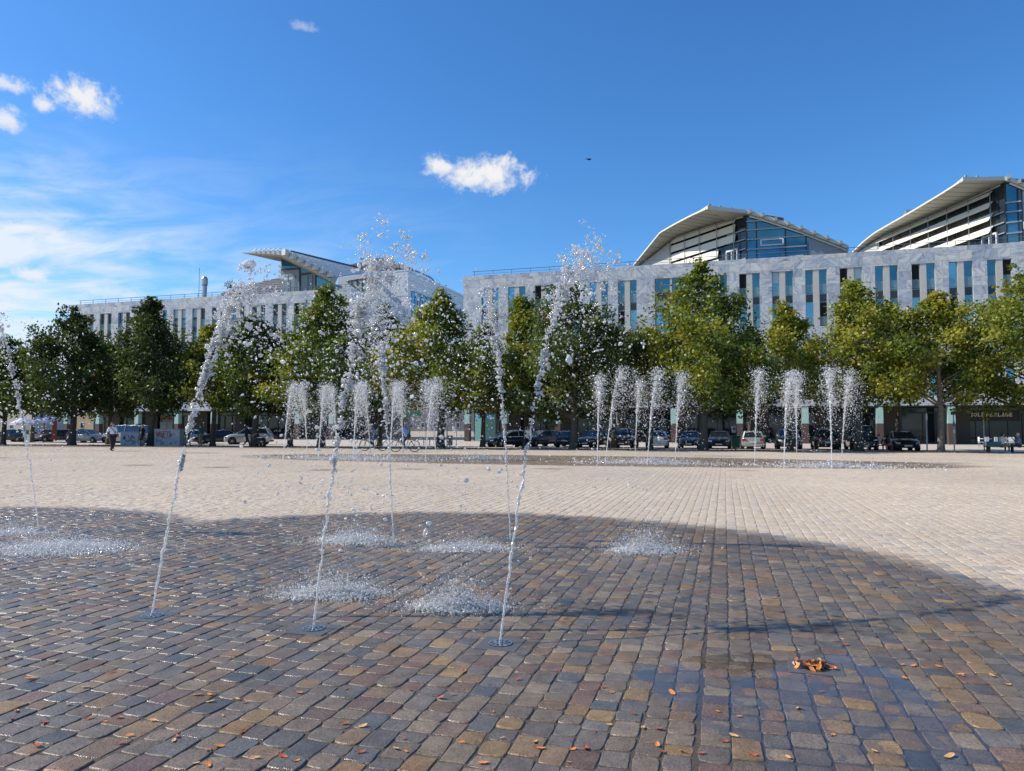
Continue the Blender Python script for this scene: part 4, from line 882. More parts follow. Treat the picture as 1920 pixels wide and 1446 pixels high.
# L, W, H, windscreen base x, windscreen top dx back, roof rear x, tail glass base x, belt z
def car(label, style, paint, loc, rz, roofpaint=None, taillit=False):
    L, W, H, wx0, wdx, rx, tx, belt = STY[style]; t = thing('parked_car', label, 'car', loc, rz, 'cars parked along the street'); P = PAINT[paint]; hw = W / 2
    st = [(-L / 2, .74, .42, .80), (-L / 2 + .10, .90, .30, belt - .02), (-L / 2 + .45, .98, .24, belt), (tx + .4, 1, .22, belt), (0, 1, .22, belt), (wx0, 1, .22, belt - .01), (wx0 + (L / 2 - wx0) * .5, .985, .23, belt - .09), (L / 2 - .30, .94, .24, belt - .20), (L / 2 - .07, .84, .28, belt - .32), (L / 2, .70, .36, belt - .42)]
    V = []; F = []
    for x, k, zb_, ztp in st:
        w_ = hw * k; zm = zb_ + (ztp - zb_) * .55
        half = [(w_ * .90, zb_), (w_ * .985, zb_ + .10), (w_, zm), (w_ * .965, ztp - .07), (w_ * .86, ztp), (w_ * .45, ztp + .025), (0, ztp + .03)]
        ring = [(x, y, z) for y, z in half] + [(x, -y, z) for y, z in reversed(half[:-1])]; V += ring
    n = 13
    for i in range(len(st) - 1):
        for k in range(n - 1): a = i * n + k; F.append((a, a + 1, a + n + 1, a + n))
        F.append((i * n + n - 1, i * n, (i + 1) * n, (i + 1) * n + n - 1))
    mb = MB(); mb.v = V; mb.f = F + [tuple(range(n)), tuple(range((len(st) - 1) * n, len(st) * n))]; mb.mi = [0] * len(mb.f)
    body = mb.build('body', P, t, local=True, smooth=True)
    md = body.modifiers.new('split', 'EDGE_SPLIT'); md.split_angle = R(50)
    # cabin glass
    bw, tw = hw * .90, hw * .70; fx1 = wx0 - wdx * .75; cab = MB(); zt = H - .05
    lo = [(wx0 + .05, bw * .86), (wx0 - .25, bw), (tx + .35, bw), (tx + .02, bw * .9)]; hi = [(fx1, tw * .93), (fx1 - .2, tw), (rx + .15, tw), (rx, tw * .93)]
    ringl = [(x, y, belt - .03) for x, y in lo] + [(x, -y, belt - .03) for x, y in reversed(lo)]; ringh = [(x, y, zt) for x, y in hi] + [(x, -y, zt) for x, y in reversed(hi)]
    for i in range(8):
        j = (i + 1) % 8; cab.face([ringl[i], ringl[j], ringh[j], ringh[i]])
    cab.face(ringh); cab.build('cabin_glass', M_cglass, t, local=True)
    rp = PAINT[roofpaint] if roofpaint else P; rf = MB(); N = 8
    xs = [fx1 + .10, fx1 - .15, fx1 - .5, (fx1 + rx) / 2, rx + .4, rx + .1, rx - .06]; zz = [zt - .05, zt + .01, zt + .04, zt + .055, zt + .035, zt + .0, zt - .05]
    for i in range(len(xs) - 1):
        for k in range(N):
            def pt(ii, kk): y = -1 + 2 * kk / N; return (xs[ii], y * (tw + .03) * (1 if 0 < ii < len(xs) - 1 else .95), zz[ii] - .075 * y * y)
            rf.face([pt(i, k), pt(i + 1, k), pt(i + 1, k + 1), pt(i, k + 1)])
    ro = rf.build('roof', rp, t, local=True, smooth=True); md = ro.modifiers.new('solid', 'SOLIDIFY'); md.thickness = .04
    for sy in (1, -1):
        pl = MB(); pl.beam((wx0 + .05, sy * bw * .87, belt - .02), (fx1, sy * tw * .95, zt), .07, .06); pl.beam((tx + .05, sy * bw * .93, belt - .02), (rx, sy * tw * .95, zt), .12 if style != 'sedan' else .18, .07)
        mx = (wx0 + tx) / 2 - .1; pl.beam((mx, sy * (bw + .005), belt), (mx, sy * (tw + .015), zt), .05, .08)
        pl.beam((wx0 - .2, sy * (bw + .01), belt - .01), (tx + .3, sy * (bw + .01), belt - .01), .03, .05); pl.build('pillars', rp if roofpaint else P, t, local=True)
        m_ = MB().box((wx0 - .28, sy * (hw + .10), belt + .05), (.12, .2, .14)).build('wing_mirror', P, t, local=True, bevel=.03)
        for wxx in (L / 2 - .86, -L / 2 + .84):
            wr = .335 if style != 'suv' else .37
            MB().tube([(wxx, sy * (hw - .25), wr), (wxx, sy * (hw + .004), wr)], wr + .05, 20).build('wheel_arch', M_trim, t, local=True)
            wo = MB().tube([(wxx, sy * (hw - .22), wr), (wxx, sy * (hw - .19), wr), (wxx, sy * (hw + .012), wr), (wxx, sy * (hw + .022), wr)], [wr * .9, wr, wr, wr * .86], 20).build('wheel', M_tyre, t, local=True, smooth=False)
            rm = MB().tube([(wxx, sy * (hw + .0), wr), (wxx, sy * (hw + .034), wr)], .06, 8)
            for q in range(7):
                an = q * 2 * math.pi / 7; rm.beam((wxx, sy * (hw + .03), wr), (wxx + math.cos(an) * wr * .66, sy * (hw + .03), wr + math.sin(an) * wr * .66), .07 if sy else 0, .02)
            rm.tube([(wxx, sy * (hw + .021), wr), (wxx, sy * (hw + .03), wr)], wr * .30, 14); rm.build('rim', M_rim, wo, local=True)
        hl = MB().prism([(L / 2 - .03, sy * hw * .60, belt - .40), (L / 2 - .17, sy * hw * .90, belt - .36), (L / 2 - .22, sy * hw * .905, belt - .26), (L / 2 - .06, sy * hw * .56, belt - .30)], (.045, 0, .0)); hl.build('headlight', M_lamp, t, local=True)
        tl_ = MB().prism([(-L / 2 + .02, sy * hw * .55, belt - .24), (-L / 2 + .05, sy * hw * .92, belt - .27), (-L / 2 + .06, sy * hw * .92, belt - .09), (-L / 2 + .05, sy * hw * .6, belt - .10)], (-.05, 0, 0)); tl_.build('tail_light', M_tail, t, local=True)
    MB().box((L / 2 + .006, 0, .47), (.03, W * .58, .16)).build('grille', M_trim, t, local=True, bevel=.01); MB().box((L / 2 - .03, 0, .30), (.10, W * .62, .10)).build('lower_intake', M_trim, t, local=True)
    MB().box((L / 2 + .022, 0, .42), (.014, .52, .11)).build('number_plate', M_plate, t, local=True); MB().box((-L / 2 - .012, 0, .62 if style in ('hatch', 'suv', 'wagon') else .68), (.016, .52, .11)).build('number_plate', M_plate, t, local=True)
    MB().box((-L / 2 + .01, 0, .36), (.08, W * .72, .16)).build('rear_bumper', M_trim if style in ('suv', 'hatch') else P, t, local=True, bevel=.02)
    return t
FR = math.atan2(-NN.y, -NN.x); RE = FR + math.pi; LE = math.atan2(-UU.y, -UU.x); RI = LE + math.pi
CARS = [
 (1690, 63.2, 'hatch', 'black', FR, None, 'black hatchback facing the square beside the crouching person'),
 (1612, 65, 'van', 'black', FR, None, 'black van half hidden behind a tree trunk'),
 (1546, 65, 'suv', 'darkgrey', RE, None, 'dark off-road car with red tail lights seen from behind beside the black van'),
 (1476, 65, 'suv', 'black', FR, None, 'black off-road car facing the square right of the silver estate'),
 (1410, 64.5, 'wagon', 'silver', RE, None, 'silver estate car with red tail lights seen from behind beside the green bin'),
 (1348, 64.5, 'sedan', 'navy', FR, None, 'dark blue saloon facing the square left of the green bin'),
 (1293, 65, 'hatch', 'black', FR, None, 'black hatchback behind the trunk of the tallest tree'),
 (1231, 64.5, 'sedan', 'white', RE + .12, None, 'white saloon seen from behind'),
 (1171, 64.5, 'suv', 'darkgrey', FR, None, 'dark grey off-road car facing the square left of the white saloon'),
 (1113, 64.5, 'wagon', 'black', FR - .15, None, 'black estate facing the square with a shiny bonnet behind the far jets'),
 (1067, 65.5, 'hatch', 'blue', RE, None, 'dark blue hatchback seen from behind in the shade of the dense tree'),
 (1012, 67, 'wagon', 'darkgrey', FR - .5, None, 'dark estate car behind the trunk right of the two tone car'),
 (953, 62, 'hatch', 'navy', FR - .75, 'white', 'small dark blue car with a white roof'),
 (468, 63, 'suv', 'silver', LE + .42, None, 'silver off-road car beside the pushchair'),
 (409, 64, 'sedan', 'black', LE + .75, None, 'black saloon parked left of the silver off-road car'),
 (357, 65, 'sedan', 'silver', LE + .6, None, 'silver saloon behind the two walkers'),
 (318, 67.5, 'hatch', 'grey', LE + .4, None, 'grey hatchback hidden behind the red scrawled block'),
 (238, 65, 'van', 'silver', LE + .12, None, 'silver van behind the walking woman'),
 (168, 64, 'wagon', 'grey', RI, None, 'long grey estate car seen from its side'),
 (114, 68, 'hatch', 'black', LE + .5, None, 'black hatchback behind the trunk of the dark left tree'),
 (79, 72, 'hatch', 'red', FR, None, 'small red car far left beside the red banner'),
 (55, 69, 'hatch', 'blush', RE, None, 'pinkish white hatchback below the yellow board'),
 (20, 66, 'wagon', 'black', LE + .3, None, 'black estate car at the left edge behind the leaning jet'),
]
for px, s_, sty, pt_, rz, rp_, lb in CARS: car(lb, sty, pt_, gs(px, s_), rz, rp_)
# ------------------------------------------------------------------ people
SKIN = pbr('skin', (.52, .32, .24), .55, var=.05)
def cloth(n, c): return pbr('cloth_' + n, c, .85, var=.1, scale=14)
C_ = dict(white=cloth('white', (.74, .75, .80)), dark=cloth('dark', (.018, .016, .018)), brown=cloth('dark_brown', (.035, .022, .022)), navy=cloth('navy', (.02, .025, .05)), blue=cloth('light_blue', (.19, .34, .66)), jeans=cloth('jeans', (.03, .05, .11)),
          teal=cloth('teal', (.02, .085, .08)), khaki=cloth('khaki', (.20, .17, .13)), orange=cloth('orange', (.45, .14, .07)), cream=cloth('cream', (.60, .54, .45)), grey=cloth('grey', (.20, .20, .22)), check=cloth('grey_blue', (.16, .20, .30)))
M_hair = {k: pbr('hair_' + k, c, .6, var=.25, scale=30) for k, c in dict(red=(.10, .025, .02), dark=(.015, .012, .01), blond=(.45, .36, .20), grey=(.42, .40, .37)).items()}
M_shoew = pbr('white_shoe', (.75, .74, .72), .6); M_shoed = pbr('dark_shoe', (.03, .03, .03), .6)
def person(label, loc, rz, J, top, legs, hair, shoe, sleeve='short', legr=1.0, bare=0, longhair=False, scale=1.0, hand_curl=.5, extra=None, group=None):
    t = thing('person', label, 'person', loc, rz, group)
    D = dict(hipL=(-.10, 0, .92), hipR=(.10, 0, .92), kneeL=(-.11, .03, .50), kneeR=(.11, .03, .50), ankL=(-.11, 0, .09), ankR=(.11, 0, .09), shL=(-.18, 0, 1.40), shR=(.18, 0, 1.40), elL=(-.25, -.03, 1.12), elR=(.25, -.03, 1.12), wrL=(-.25, .08, .88), wrR=(.25, .08, .88), neck=(0, .0, 1.45), head=(0, .03, 1.61), chest=(0, .01, 1.25), waist=(0, 0, 1.03), toeL=None, toeR=None)
    D.update(J); D = {k: (Vector(v) * scale if v is not None else None) for k, v in D.items()}
    hd = D['head']; caps = []; S = scale
    def cp(a, b, r0, r1, lab): caps.append((Vector(a), Vector(b), r0 * S, r1 * S, lab))
    cp(D['waist'], D['chest'], .125, .145, 'top'); cp(D['shL'] * .7 + D['shR'] * .3, D['shR'] * .7 + D['shL'] * .3, .085, .085, 'top'); cp(D['chest'], (D['shL'] + D['shR']) / 2, .14, .10, 'top'); cp(D['hipL'], D['hipR'], .115, .115, 'legs'); cp(D['waist'], (D['hipL'] + D['hipR']) / 2, .125, .125, 'legs' if bare < 9 else 'top')
    for s_ in 'LR':
        cp(D['hip' + s_], D['knee' + s_], .095 * legr, .07 * legr, 'legs'); cp(D['knee' + s_], D['ank' + s_], .066 * legr, (.045 if legr <= 1.05 else .07 * legr), 'skin' if bare else 'legs')
        k = D['ank' + s_]; to = D['toe' + s_] or k + Vector((0, .15, -.05)) * S; cp(k + Vector((0, -.03, -.045)) * S, to, .043, .036, 'shoe')
        sh, el, wr = D['sh' + s_], D['el' + s_], D['wr' + s_]
        if sleeve == 'short': m_ = sh.lerp(el, .62); cp(sh, m_, .068, .066, 'top'); cp(m_, el, .045, .042, 'skin'); cp(el, wr, .040, .028, 'skin')
        else: cp(sh, el, .066, .052, 'top'); cp(el, wr, .05, .036, 'top')
        d = (wr - el).normalized(); sd = Vector((1, 0, 0)) if abs(d.x) < .8 else Vector((0, 1, 0)); nb_ = d.cross(sd).normalized(); sd = nb_.cross(d).normalized(); pc = wr + d * .05 * S
        cp(wr, pc + d * .02 * S, .026, .032, 'skin')
        for q, (o_, ln) in enumerate(((-.030, .060), (-.010, .072), (.010, .068), (.029, .052))):
            a = pc + d * .035 * S + sd * o_ * S; b_ = a + d * ln * .5 * S; c2 = b_ + (d * (1 - hand_curl) + nb_ * hand_curl).normalized() * ln * .55 * S; cp(a, b_, .0105, .0095, 'skin'); cp(b_, c2, .0095, .008, 'skin')
        a = pc + sd * -.028 * S; cp(a, a + (d * .6 + sd * -.7 + nb_ * .4).normalized() * .055 * S, .012, .009, 'skin')
    nk = D['neck']; cp(nk, nk.lerp(hd, .6), .055, .05, 'skin'); fw = (Matrix.Rotation(0, 3, 'Z') @ Vector((0, 1, 0))); hdir = D.get('face') or Vector((0, 1, 0)); hdir = hdir.normalized()
    sx = hdir.cross(Vector((0, 0, 1))).normalized()
    cp(hd + Vector((0, 0, .02)) * S - hdir * .01 * S, hd + Vector((0, 0, .035)) * S - hdir * .02 * S, .092, .092, 'skin'); cp(hd + hdir * .022 * S + Vector((0, 0, -.02)) * S, hd + hdir * .035 * S + Vector((0, 0, -.07)) * S, .074, .045, 'skin')
    cp(hd + hdir * .088 * S + Vector((0, 0, .01)) * S, hd + hdir * .108 * S + Vector((0, 0, -.025)) * S, .012, .015, 'skin')
    for q in (-1, 1): cp(hd + sx * q * .085 * S + Vector((0, 0, .015)) * S, hd + sx * q * .09 * S + Vector((0, 0, -.02)) * S, .016, .013, 'skin')
    mb = MB()
    for a, b_, r0, r1, lab in caps:
        if (b_ - a).length > 1e-4: mb.tube([a, b_], [r0, r1], 10)
        mb.ico(a, r0, 2); mb.ico(b_, r1, 2)
    tmp = mb.build('tmp', SKIN); md = tmp.modifiers.new('r', 'REMESH'); md.mode = 'VOXEL'; md.voxel_size = .0125 * S; md2 = tmp.modifiers.new('s', 'SMOOTH'); md2.factor = .5; md2.iterations = 3
    dg = bpy.context.evaluated_depsgraph_get(); me = bpy.data.meshes.new_from_object(tmp.evaluated_get(dg)); bpy.data.objects.remove(tmp)
    labs = ['skin', 'top', 'legs', 'shoe']; me.materials.clear()
    for m_ in (SKIN, C_[top], C_[legs], shoe): me.materials.append(m_)
    n = len(me.polygons); ce = np.empty(n * 3, np.float32); me.polygons.foreach_get('center', ce); ce = ce.reshape(-1, 3); best = np.full(n, 1e9); idx = np.zeros(n, np.int32)
    for a, b_, r0, r1, lab in caps:
        a, b_ = np.array(a), np.array(b_); ab = b_ - a; h = np.clip(((ce - a) @ ab) / max(ab @ ab, 1e-9), 0, 1); dd = np.linalg.norm(ce - a - h[:, None] * ab, axis=1) - (r0 + (r1 - r0) * h); k = dd < best; best[k] = dd[k]; idx[k] = labs.index(lab)
    me.polygons.foreach_set('material_index', idx); me.polygons.foreach_set('use_smooth', np.ones(n, bool)); me.update()
    me.name = 'body'; o = bpy.data.objects.new('body', me); COL.objects.link(o); o.parent = t
    if hair:
        h = MB(); h.ico(hd + Vector((0, 0, .055)) * S - hdir * .026 * S, (.098 * S, .098 * S, .085 * S), 2); h.ico(hd - hdir * .055 * S + Vector((0, 0, -.01)) * S, (.085 * S, .075 * S, .095 * S), 2)
        if longhair:
            for q in (-1, 1): h.ico(hd + sx * q * .075 * S - hdir * .035 * S + Vector((0, 0, -.07)) * S, (.05 * S, .06 * S, .10 * S), 2)
            h.ico(hd - hdir * .11 * S + Vector((0, 0, -.05)) * S + sx * -.06, (.09 * S, .08 * S, .07 * S), 2)
        h.build('hair', M_hair[hair], t, local=True, smooth=True)
    f = MB()
    for q in (-1, 1): f.ico(hd + hdir * .082 * S + sx * q * .033 * S + Vector((0, 0, .018)) * S, .013 * S, 1)
    f.build('eyes', M_shoed, t, local=True); f = MB(); f.ico(hd + hdir * .078 * S + Vector((0, 0, -.055)) * S, (.024 * S, .012 * S, .006 * S), 1); f.build('mouth', pbr('lips', (.35, .12, .11), .5), t, local=True)
    if extra: extra(t, D, S)
    return t
def strap_bag(t, D, S):
    b = MB(); b.tube([(.13, .02, 1.46), (.06, .17, 1.32), (-.06, .19, 1.16), (-.16, .13, .98)], .014, 6); b.tube([(.13, -.02, 1.46), (.03, -.15, 1.25), (-.15, -.1, 1.0)], .012, 6); b.build('strap', C_['dark'], t, local=True)
    MB().box((-.22, .10, .93), (.10, .22, .20), rz=.5).build('bag', C_['dark'], t, local=True, bevel=.02)
walk = dict(kneeR=(.10, .20, .52), ankR=(.10, .30, .11), toeR=(.10, .45, .12), kneeL=(-.10, .03, .50), ankL=(-.10, -.26, .13), toeL=(-.10, -.13, .04), elL=(-.25, .05, 1.13), wrL=(-.24, .22, .93), elR=(.25, -.12, 1.13), wrR=(.25, -.08, .90))
walk2 = dict(walk); 
sit = dict(hipL=(-.1, 0, .48), hipR=(.1, 0, .48), kneeL=(-.13, .42, .52), kneeR=(.13, .42, .52), ankL=(-.13, .40, .09), ankR=(.13, .42, .09), waist=(0, .0, .60), chest=(0, .04, .84), shL=(-.18, .05, .99), shR=(.18, .05, .99), neck=(0, .06, 1.04), head=(0, .10, 1.20), elL=(-.25, .12, .74), elR=(.25, .12, .74), wrL=(-.12, .36, .66), wrR=(.12, .36, .66))
cyc = dict(hipL=(-.1, -.12, .96), hipR=(.1, -.12, .96), waist=(0, -.10, 1.06), chest=(0, .03, 1.26), shL=(-.18, .12, 1.40), shR=(.18, .12, 1.40), neck=(0, .13, 1.46), head=(0, .20, 1.62), elL=(-.27, .32, 1.24), elR=(.27, .32, 1.24), wrL=(-.26, .54, 1.10), wrR=(.26, .54, 1.10), kneeL=(-.12, .24, .78), ankL=(-.12, .10, .42), toeL=(-.12, .24, .36), kneeR=(.12, .10, .58), ankR=(.12, -.02, .18), toeR=(.12, .13, .13))
w0 = gat(212, 45.0); person('woman in a white T-shirt and dark wide trousers walking across the square', w0, R(-128), dict(walk, face=(-.1, 1, 0)), 'white', 'brown', 'red', M_shoew, legr=1.45, longhair=True, extra=strap_bag)
person('person in black with blond hair and bare legs between the two graffitied blocks', gat(269, 59), R(100), dict(walk), 'dark', 'dark', 'blond', M_shoew, bare=1)
person('person in a dark navy jacket walking beside the silver saloon', gat(353, 58), R(-95), dict(walk), 'navy', 'dark', 'dark', M_shoed, 'long')
person('person in a green jacket and khaki trousers left of the black saloon', gat(378, 57.5), R(75), dict(), 'teal', 'khaki', 'dark', M_shoed, 'long')
person('person in black with long dark hair pushing the pushchair', gat(463, 58), R(-85), dict(walk, elL=(-.22, .15, 1.15), wrL=(-.2, .38, 1.0), elR=(.22, .15, 1.15), wrR=(.2, .38, 1.0)), 'dark', 'dark', 'dark', M_shoed, 'long', longhair=True)
person('dark dressed person walking by the parking sign with a white bag', gat(827, 58), R(-75), dict(walk), 'dark', 'dark', 'dark', M_shoed, 'long', extra=lambda t, D, S: MB().box((-.30, .1, .75), (.16, .34, .40)).build('bag', M_shoew, t, local=True, bevel=.03))
person('person in a pale top with dark hair behind the right hand near jet', gat(990, 55), R(170), dict(), 'cream', 'dark', 'dark', M_shoed)
b1 = gat(760, 43.5); b2 = gat(701, 46.0)
person('cyclist in a light blue shirt riding to the left', b1, R(90), dict(cyc, face=(0, 1, 0)), 'blue', 'jeans', 'dark', M_shoew, 'short')
person('cyclist in a dark top half hidden behind the falling water', b2, R(90), dict(cyc), 'grey', 'jeans', 'dark', M_shoew, 'short')
cr = gat(1664, 50.5); person('person in dark clothes with orange trousers bending forward on the bench', cr, R(120), dict(sit, chest=(0, .18, .78), shL=(-.18, .30, .86), shR=(.18, .30, .86), neck=(0, .36, .88), head=(0, .46, .94), waist=(0, .04, .60), elL=(-.24, .42, .66), elR=(.24, .42, .66), wrL=(-.14, .46, .45), wrR=(.14, .46, .45)), 'dark', 'orange', 'dark', M_shoed, 'long')
p1 = gat(1876, 47.8); person('person in a pale cardigan with dark hair sitting on the bench', p1, R(-75), dict(sit), 'cream', 'khaki', 'dark', M_shoew, 'long')
p2 = gat(1909, 48.0); person('grey haired person in a blue checked shirt and jeans sitting on the bench', p2, R(70), dict(sit, elR=(.25, .2, .80), wrR=(.14, .36, .98)), 'check', 'jeans', 'grey', M_shoed, 'short')
# ------------------------------------------------------------------ bicycles
def bicycle(label, loc, rz):
    t = thing('bicycle', label, 'bicycle', loc, rz, 'bicycles ridden across the square')
    def ring(c, r, tr, n=28): return [(c[0], c[1] + math.cos(2 * math.pi * i / n) * r, c[2] + math.sin(2 * math.pi * i / n) * r) for i in range(n + 1)]
    for y in (-.55, .55):
        wo = MB().tube(ring((0, y, .345), .325, 0), .022, 6, cap=False).build('wheel', M_tyre, t, local=True, smooth=True); sp_ = MB()
        for i in range(14): a = 2 * math.pi * i / 14; sp_.tube([(0, y, .345), (0, y + math.cos(a) * .31, .345 + math.sin(a) * .31)], .003, 4, cap=False)
        sp_.tube([(-.04, y, .345), (.04, y, .345)], .025, 8).build('spokes', M_rim, wo, local=True)
    f = MB(); bb = (0, -.08, .30); hdt = (0, .38, .86); hb = (0, .41, .72); se = (0, -.22, .84)
    for a, b_ in ((bb, hb), (se, hdt), (bb, se), (bb, (0, -.55, .345)), (se, (0, -.55, .345)), (hb, hdt)): f.tube([a, b_], .019, 8)
    for q in (-.05, .05): f.tube([hb, (q, .55, .345)], .013, 6)
    f.build('frame', pbr('dark_bike_frame', (.03, .03, .035), .35, .3), t, local=True)
    MB().tube([(-.27, .50, 1.06), (-.18, .46, 1.05), (0, .37, 1.03), (.18, .46, 1.05), (.27, .50, 1.06)], .014, 6).tube([(0, .38, .86), (0, .37, 1.03)], .015, 6).build('handlebar', M_dframe, t, local=True)
    MB().tube([se, (0, -.245, .93)], .014, 6).ico((0, -.24, .945), (.08, .14, .035), 2).build('saddle', M_trim, t, local=True)
    MB().tube(ring((.03, -.08, .30), .09, 0, 16), .008, 4, cap=False).beam((.05, -.08, .30), (.09, -.02, .15), .02, .02).beam((-.05, -.08, .30), (-.09, -.14, .45), .02, .02).build('crankset', M_rim, t, local=True)
    MB().box((0, -.50, .74), (.13, .36, .03)).beam((0, -.60, .73), (0, -.56, .36), .02, .02).build('rack', M_dframe, t, local=True)
    return t
bicycle('dark bicycle ridden by the cyclist in the light blue shirt', b1, R(90)); bicycle('dark bicycle ridden by the half hidden cyclist', b2, R(90))
# ------------------------------------------------------------------ street furniture
M_block = pbr('painted_concrete_block', (.36, .38, .39), .8, var=.15, scale=3); M_graf = pbr('red_spray_paint', (.42, .10, .09), .7); M_grafd = pbr('dark_spray_paint', (.06, .075, .09), .7)
def strokes(mb, org, right, rnd, n, w_, h, wt):
    nrm = right.cross(Vector((0, 0, 1)))
    for i in range(n):
        x, z = rnd.uniform(0, w_), rnd.uniform(0, h); p = [org + right * x + Vector((0, 0, z))]
        for k in range(4): x = min(max(x + rnd.uniform(-.12, .14), 0), w_); z = min(max(z + rnd.uniform(-.18, .18), 0), h); p.append(org + right * x + Vector((0, 0, z)))
        for a, b_ in zip(p, p[1:]): mb.beam(a, b_, .006, wt)
def block(label, px0, px1, depth, h, red):
    a, b_ = gat(px0, depth), gat(px1, depth - .5); c = (a + b_) / 2; w_ = (b_ - a).length; t = thing('concrete_block', label, 'concrete block', (c.x, c.y, zg(c.x, c.y)), -R(11))
    MB().box((0, .45, h / 2), (w_, .9, h)).build('block_body', M_block, t, local=True, bevel=.03); MB().box((0, .45, h + .025), (w_ + .05, .95, .05)).build('lid', M_block, t, local=True)
    rnd = random.Random(int(px0)); m = MB(); strokes(m, Vector((-w_ * .42, -.004, .15)), Vector((1, 0, 0)), rnd, 16 if red else 22, w_ * .8, h * .62, .035); m.build('graffiti', M_grafd, t, local=True)
    if red: m = MB(); lettering(m, 'WEFTL', (-w_ * .42, -.012, h * .60), (1, 0, 0), (0, 0, 1), h * .27, .07, gap=.05, asp=.75, thick=.01); m.build('graffiti_letters', M_graf, t, local=True)
    return t
block('plain grey concrete block with dark scribbles left of the blond person', 229, 259, 60.5, 1.12, False); block('grey concrete block with red spray painted letters and dark scribbles', 291, 338, 60, 1.36, True)
def poster(label, px0, px1, py0, py1, depth, head):
    a, b_ = at(px0, py1, depth), at(px1, py0, depth); w_ = b_.x - a.x; h = b_.z - a.z; t = thing('poster_board', label, 'poster', (a.x, a.y, zg(a.x, a.y)), 0); z0 = a.z - zg(a.x, a.y)
    MB().box2(0, w_, 0, .04, z0, z0 + h).build('panel', pbr('poster_paper', (.66, .64, .60), .7), t, local=True); MB().box2(0, w_, -.008, -.002, z0 + h * .68, z0 + h).build('header', pbr('poster_orange', (.55, .30, .14), .7), t, local=True)
    m = MB(); x = lettering(MB(), head, (0, 0, 0), (1, 0, 0), (0, 0, 1), 1, .1, gap=.12, asp=.6); k = w_ * .84 / x; lettering(m, head, (w_ * .08, -.012, z0 + h * .74), (1, 0, 0), (0, 0, 1), min(k, h * .2), min(k, h * .2) * .18, gap=.12, asp=.6, thick=.004)
    m.build('lettering', pbr('poster_red', (.28, .06, .03), .7), t, local=True)
    m = MB()
    for i in range(5): m.box2(w_ * .1 + i * w_ * .14, w_ * .1 + i * w_ * .14 + w_ * .10, -.008, -.002, z0 + h * .57, z0 + h * .62)
    m.build('small_print', M_grafd, t, local=True); f = MB()
    for x in (.04, w_ - .04): f.box2(x - .03, x + .03, .05, .10, 0, z0 + h)
    f.build('posts', M_dframe, t, local=True); return t
poster('orange headed white poster on the left above the red scrawled block', 300, 312.6, 780, 806, 66, 'BRALO'); poster('orange headed white poster on the right above the red scrawled block', 313.6, 323, 780, 806, 66, 'B-B')
def pole(label, px, depth, top, r=.03, mat=None, name='sign_post', cat='post', extras=()):
    g = gat(px, depth); t = thing(name, label, cat, g, 0); zt = at(px, top, depth).z - g.z
    MB().tube([(0, 0, -.05), (0, 0, zt)], r, 10).build('pole', mat or pbr('galvanised_steel', (.40, .42, .43), .5, .5), t, local=True)
    for (nm, z0, z1, wd, mt) in extras: MB().box2(-wd / 2, wd / 2, -.05, -.03, at(px, z1, depth).z - g.z, at(px, z0, depth).z - g.z).build(nm, mt, t, local=True, bevel=.006)
    return t
M_sw = pbr('white_sign', (.72, .73, .74), .5); M_sb = pbr('blue_sign', (.03, .12, .42), .5)
pole('bare grey post left of the thin golden tree', 1736, 52, 775, .045, extras=(('band', 776, 788, .11, M_sw),)); pole('grey post covered in stickers with two small boxes on top', 1787, 51, 768, .045, extras=(('sign_box', 772, 778, .42, M_dframe), ('sticker', 790, 800, .10, M_sb), ('sticker', 806, 812, .10, M_sw)))
pole('tall grey post left of the cafe chairs', 1843, 52, 757, .04)
sgn = pole('parking sign on a thin post in front of the mint topped column', 856, 63, 775, .03, extras=(('plate', 775, 792, .42, M_sw), ('blue_square', 776, 782, .30, M_sb)))
g = gat(856, 63); m = MB(); zp = at(856, 781.6, 63).z - g.z; lettering(m, 'P', (-.07, -.056, zp), (1, 0, 0), (0, 0, 1), .18, .035, asp=.7, thick=.004); m.build('lettering', M_sw, sgn, local=True)
pole('white mast rising beside the parking sign', 838.5, 66, 768, .055, M_sw); pole('thin grey post behind the cyclists', 799, 66, 790, .025)
def bin_(label, px, depth, mat, h=.95, wd=.5):
    t = thing('litter_bin', label, 'bin', gat(px, depth), -.2); MB().box((0, 0, .12 + h * .44), (wd, wd * .9, h * .84)).build('bin_body', mat, t, local=True, bevel=.05); MB().box((0, 0, h * .93 + .1), (wd + .06, wd, .10)).build('lid', mat, t, local=True, bevel=.04)
    MB().tube([(0, 0, -.02), (0, 0, .15)], .05, 8).build('leg', M_dframe, t, local=True); return t
bin_('dark green litter bin between the dark blue saloon and the silver estate', 1378, 57, pbr('green_plastic', (.015, .07, .04), .5), 1.0, .62); bin_('small grey litter bin near the parking sign', 844, 64, pbr('grey_plastic', (.25, .25, .25), .6), .9, .4)
t = thing('meter_post', 'red and white ticket box on a post behind the green bin', 'ticket machine', gat(1375, 62)); MB().box((0, 0, .8), (.12, .12, 1.6)).build('post', M_dframe, t, local=True); MB().box((0, 0, 1.6), (.30, .2, .55)).build('box', M_sw, t, local=True, bevel=.02); MB().box((0, -.105, 1.66), (.22, .01, .22)).build('panel', pbr('red_panel', (.4, .08, .06), .5), t, local=True)
def bench(label, px, depth, L, rz):
    t = thing('park_bench', label, 'bench', gat(px, depth), rz); MB().box((0, 0, .45), (L, .48, .06)).build('seat', pbr('dark_wood', (.045, .035, .03), .6), t, local=True, bevel=.01)
    for x in (-L / 2 + .15, L / 2 - .15): MB().box((x, 0, .20), (.07, .42, .46)).build('leg', M_dframe, t, local=True)
    return t
bench('long dark backless bench the bending person sits on', 1638, 50.5, 2.4, -.12); bench('dark backless bench where two people sit facing each other', 1886, 47.9, 2.6, -.12)
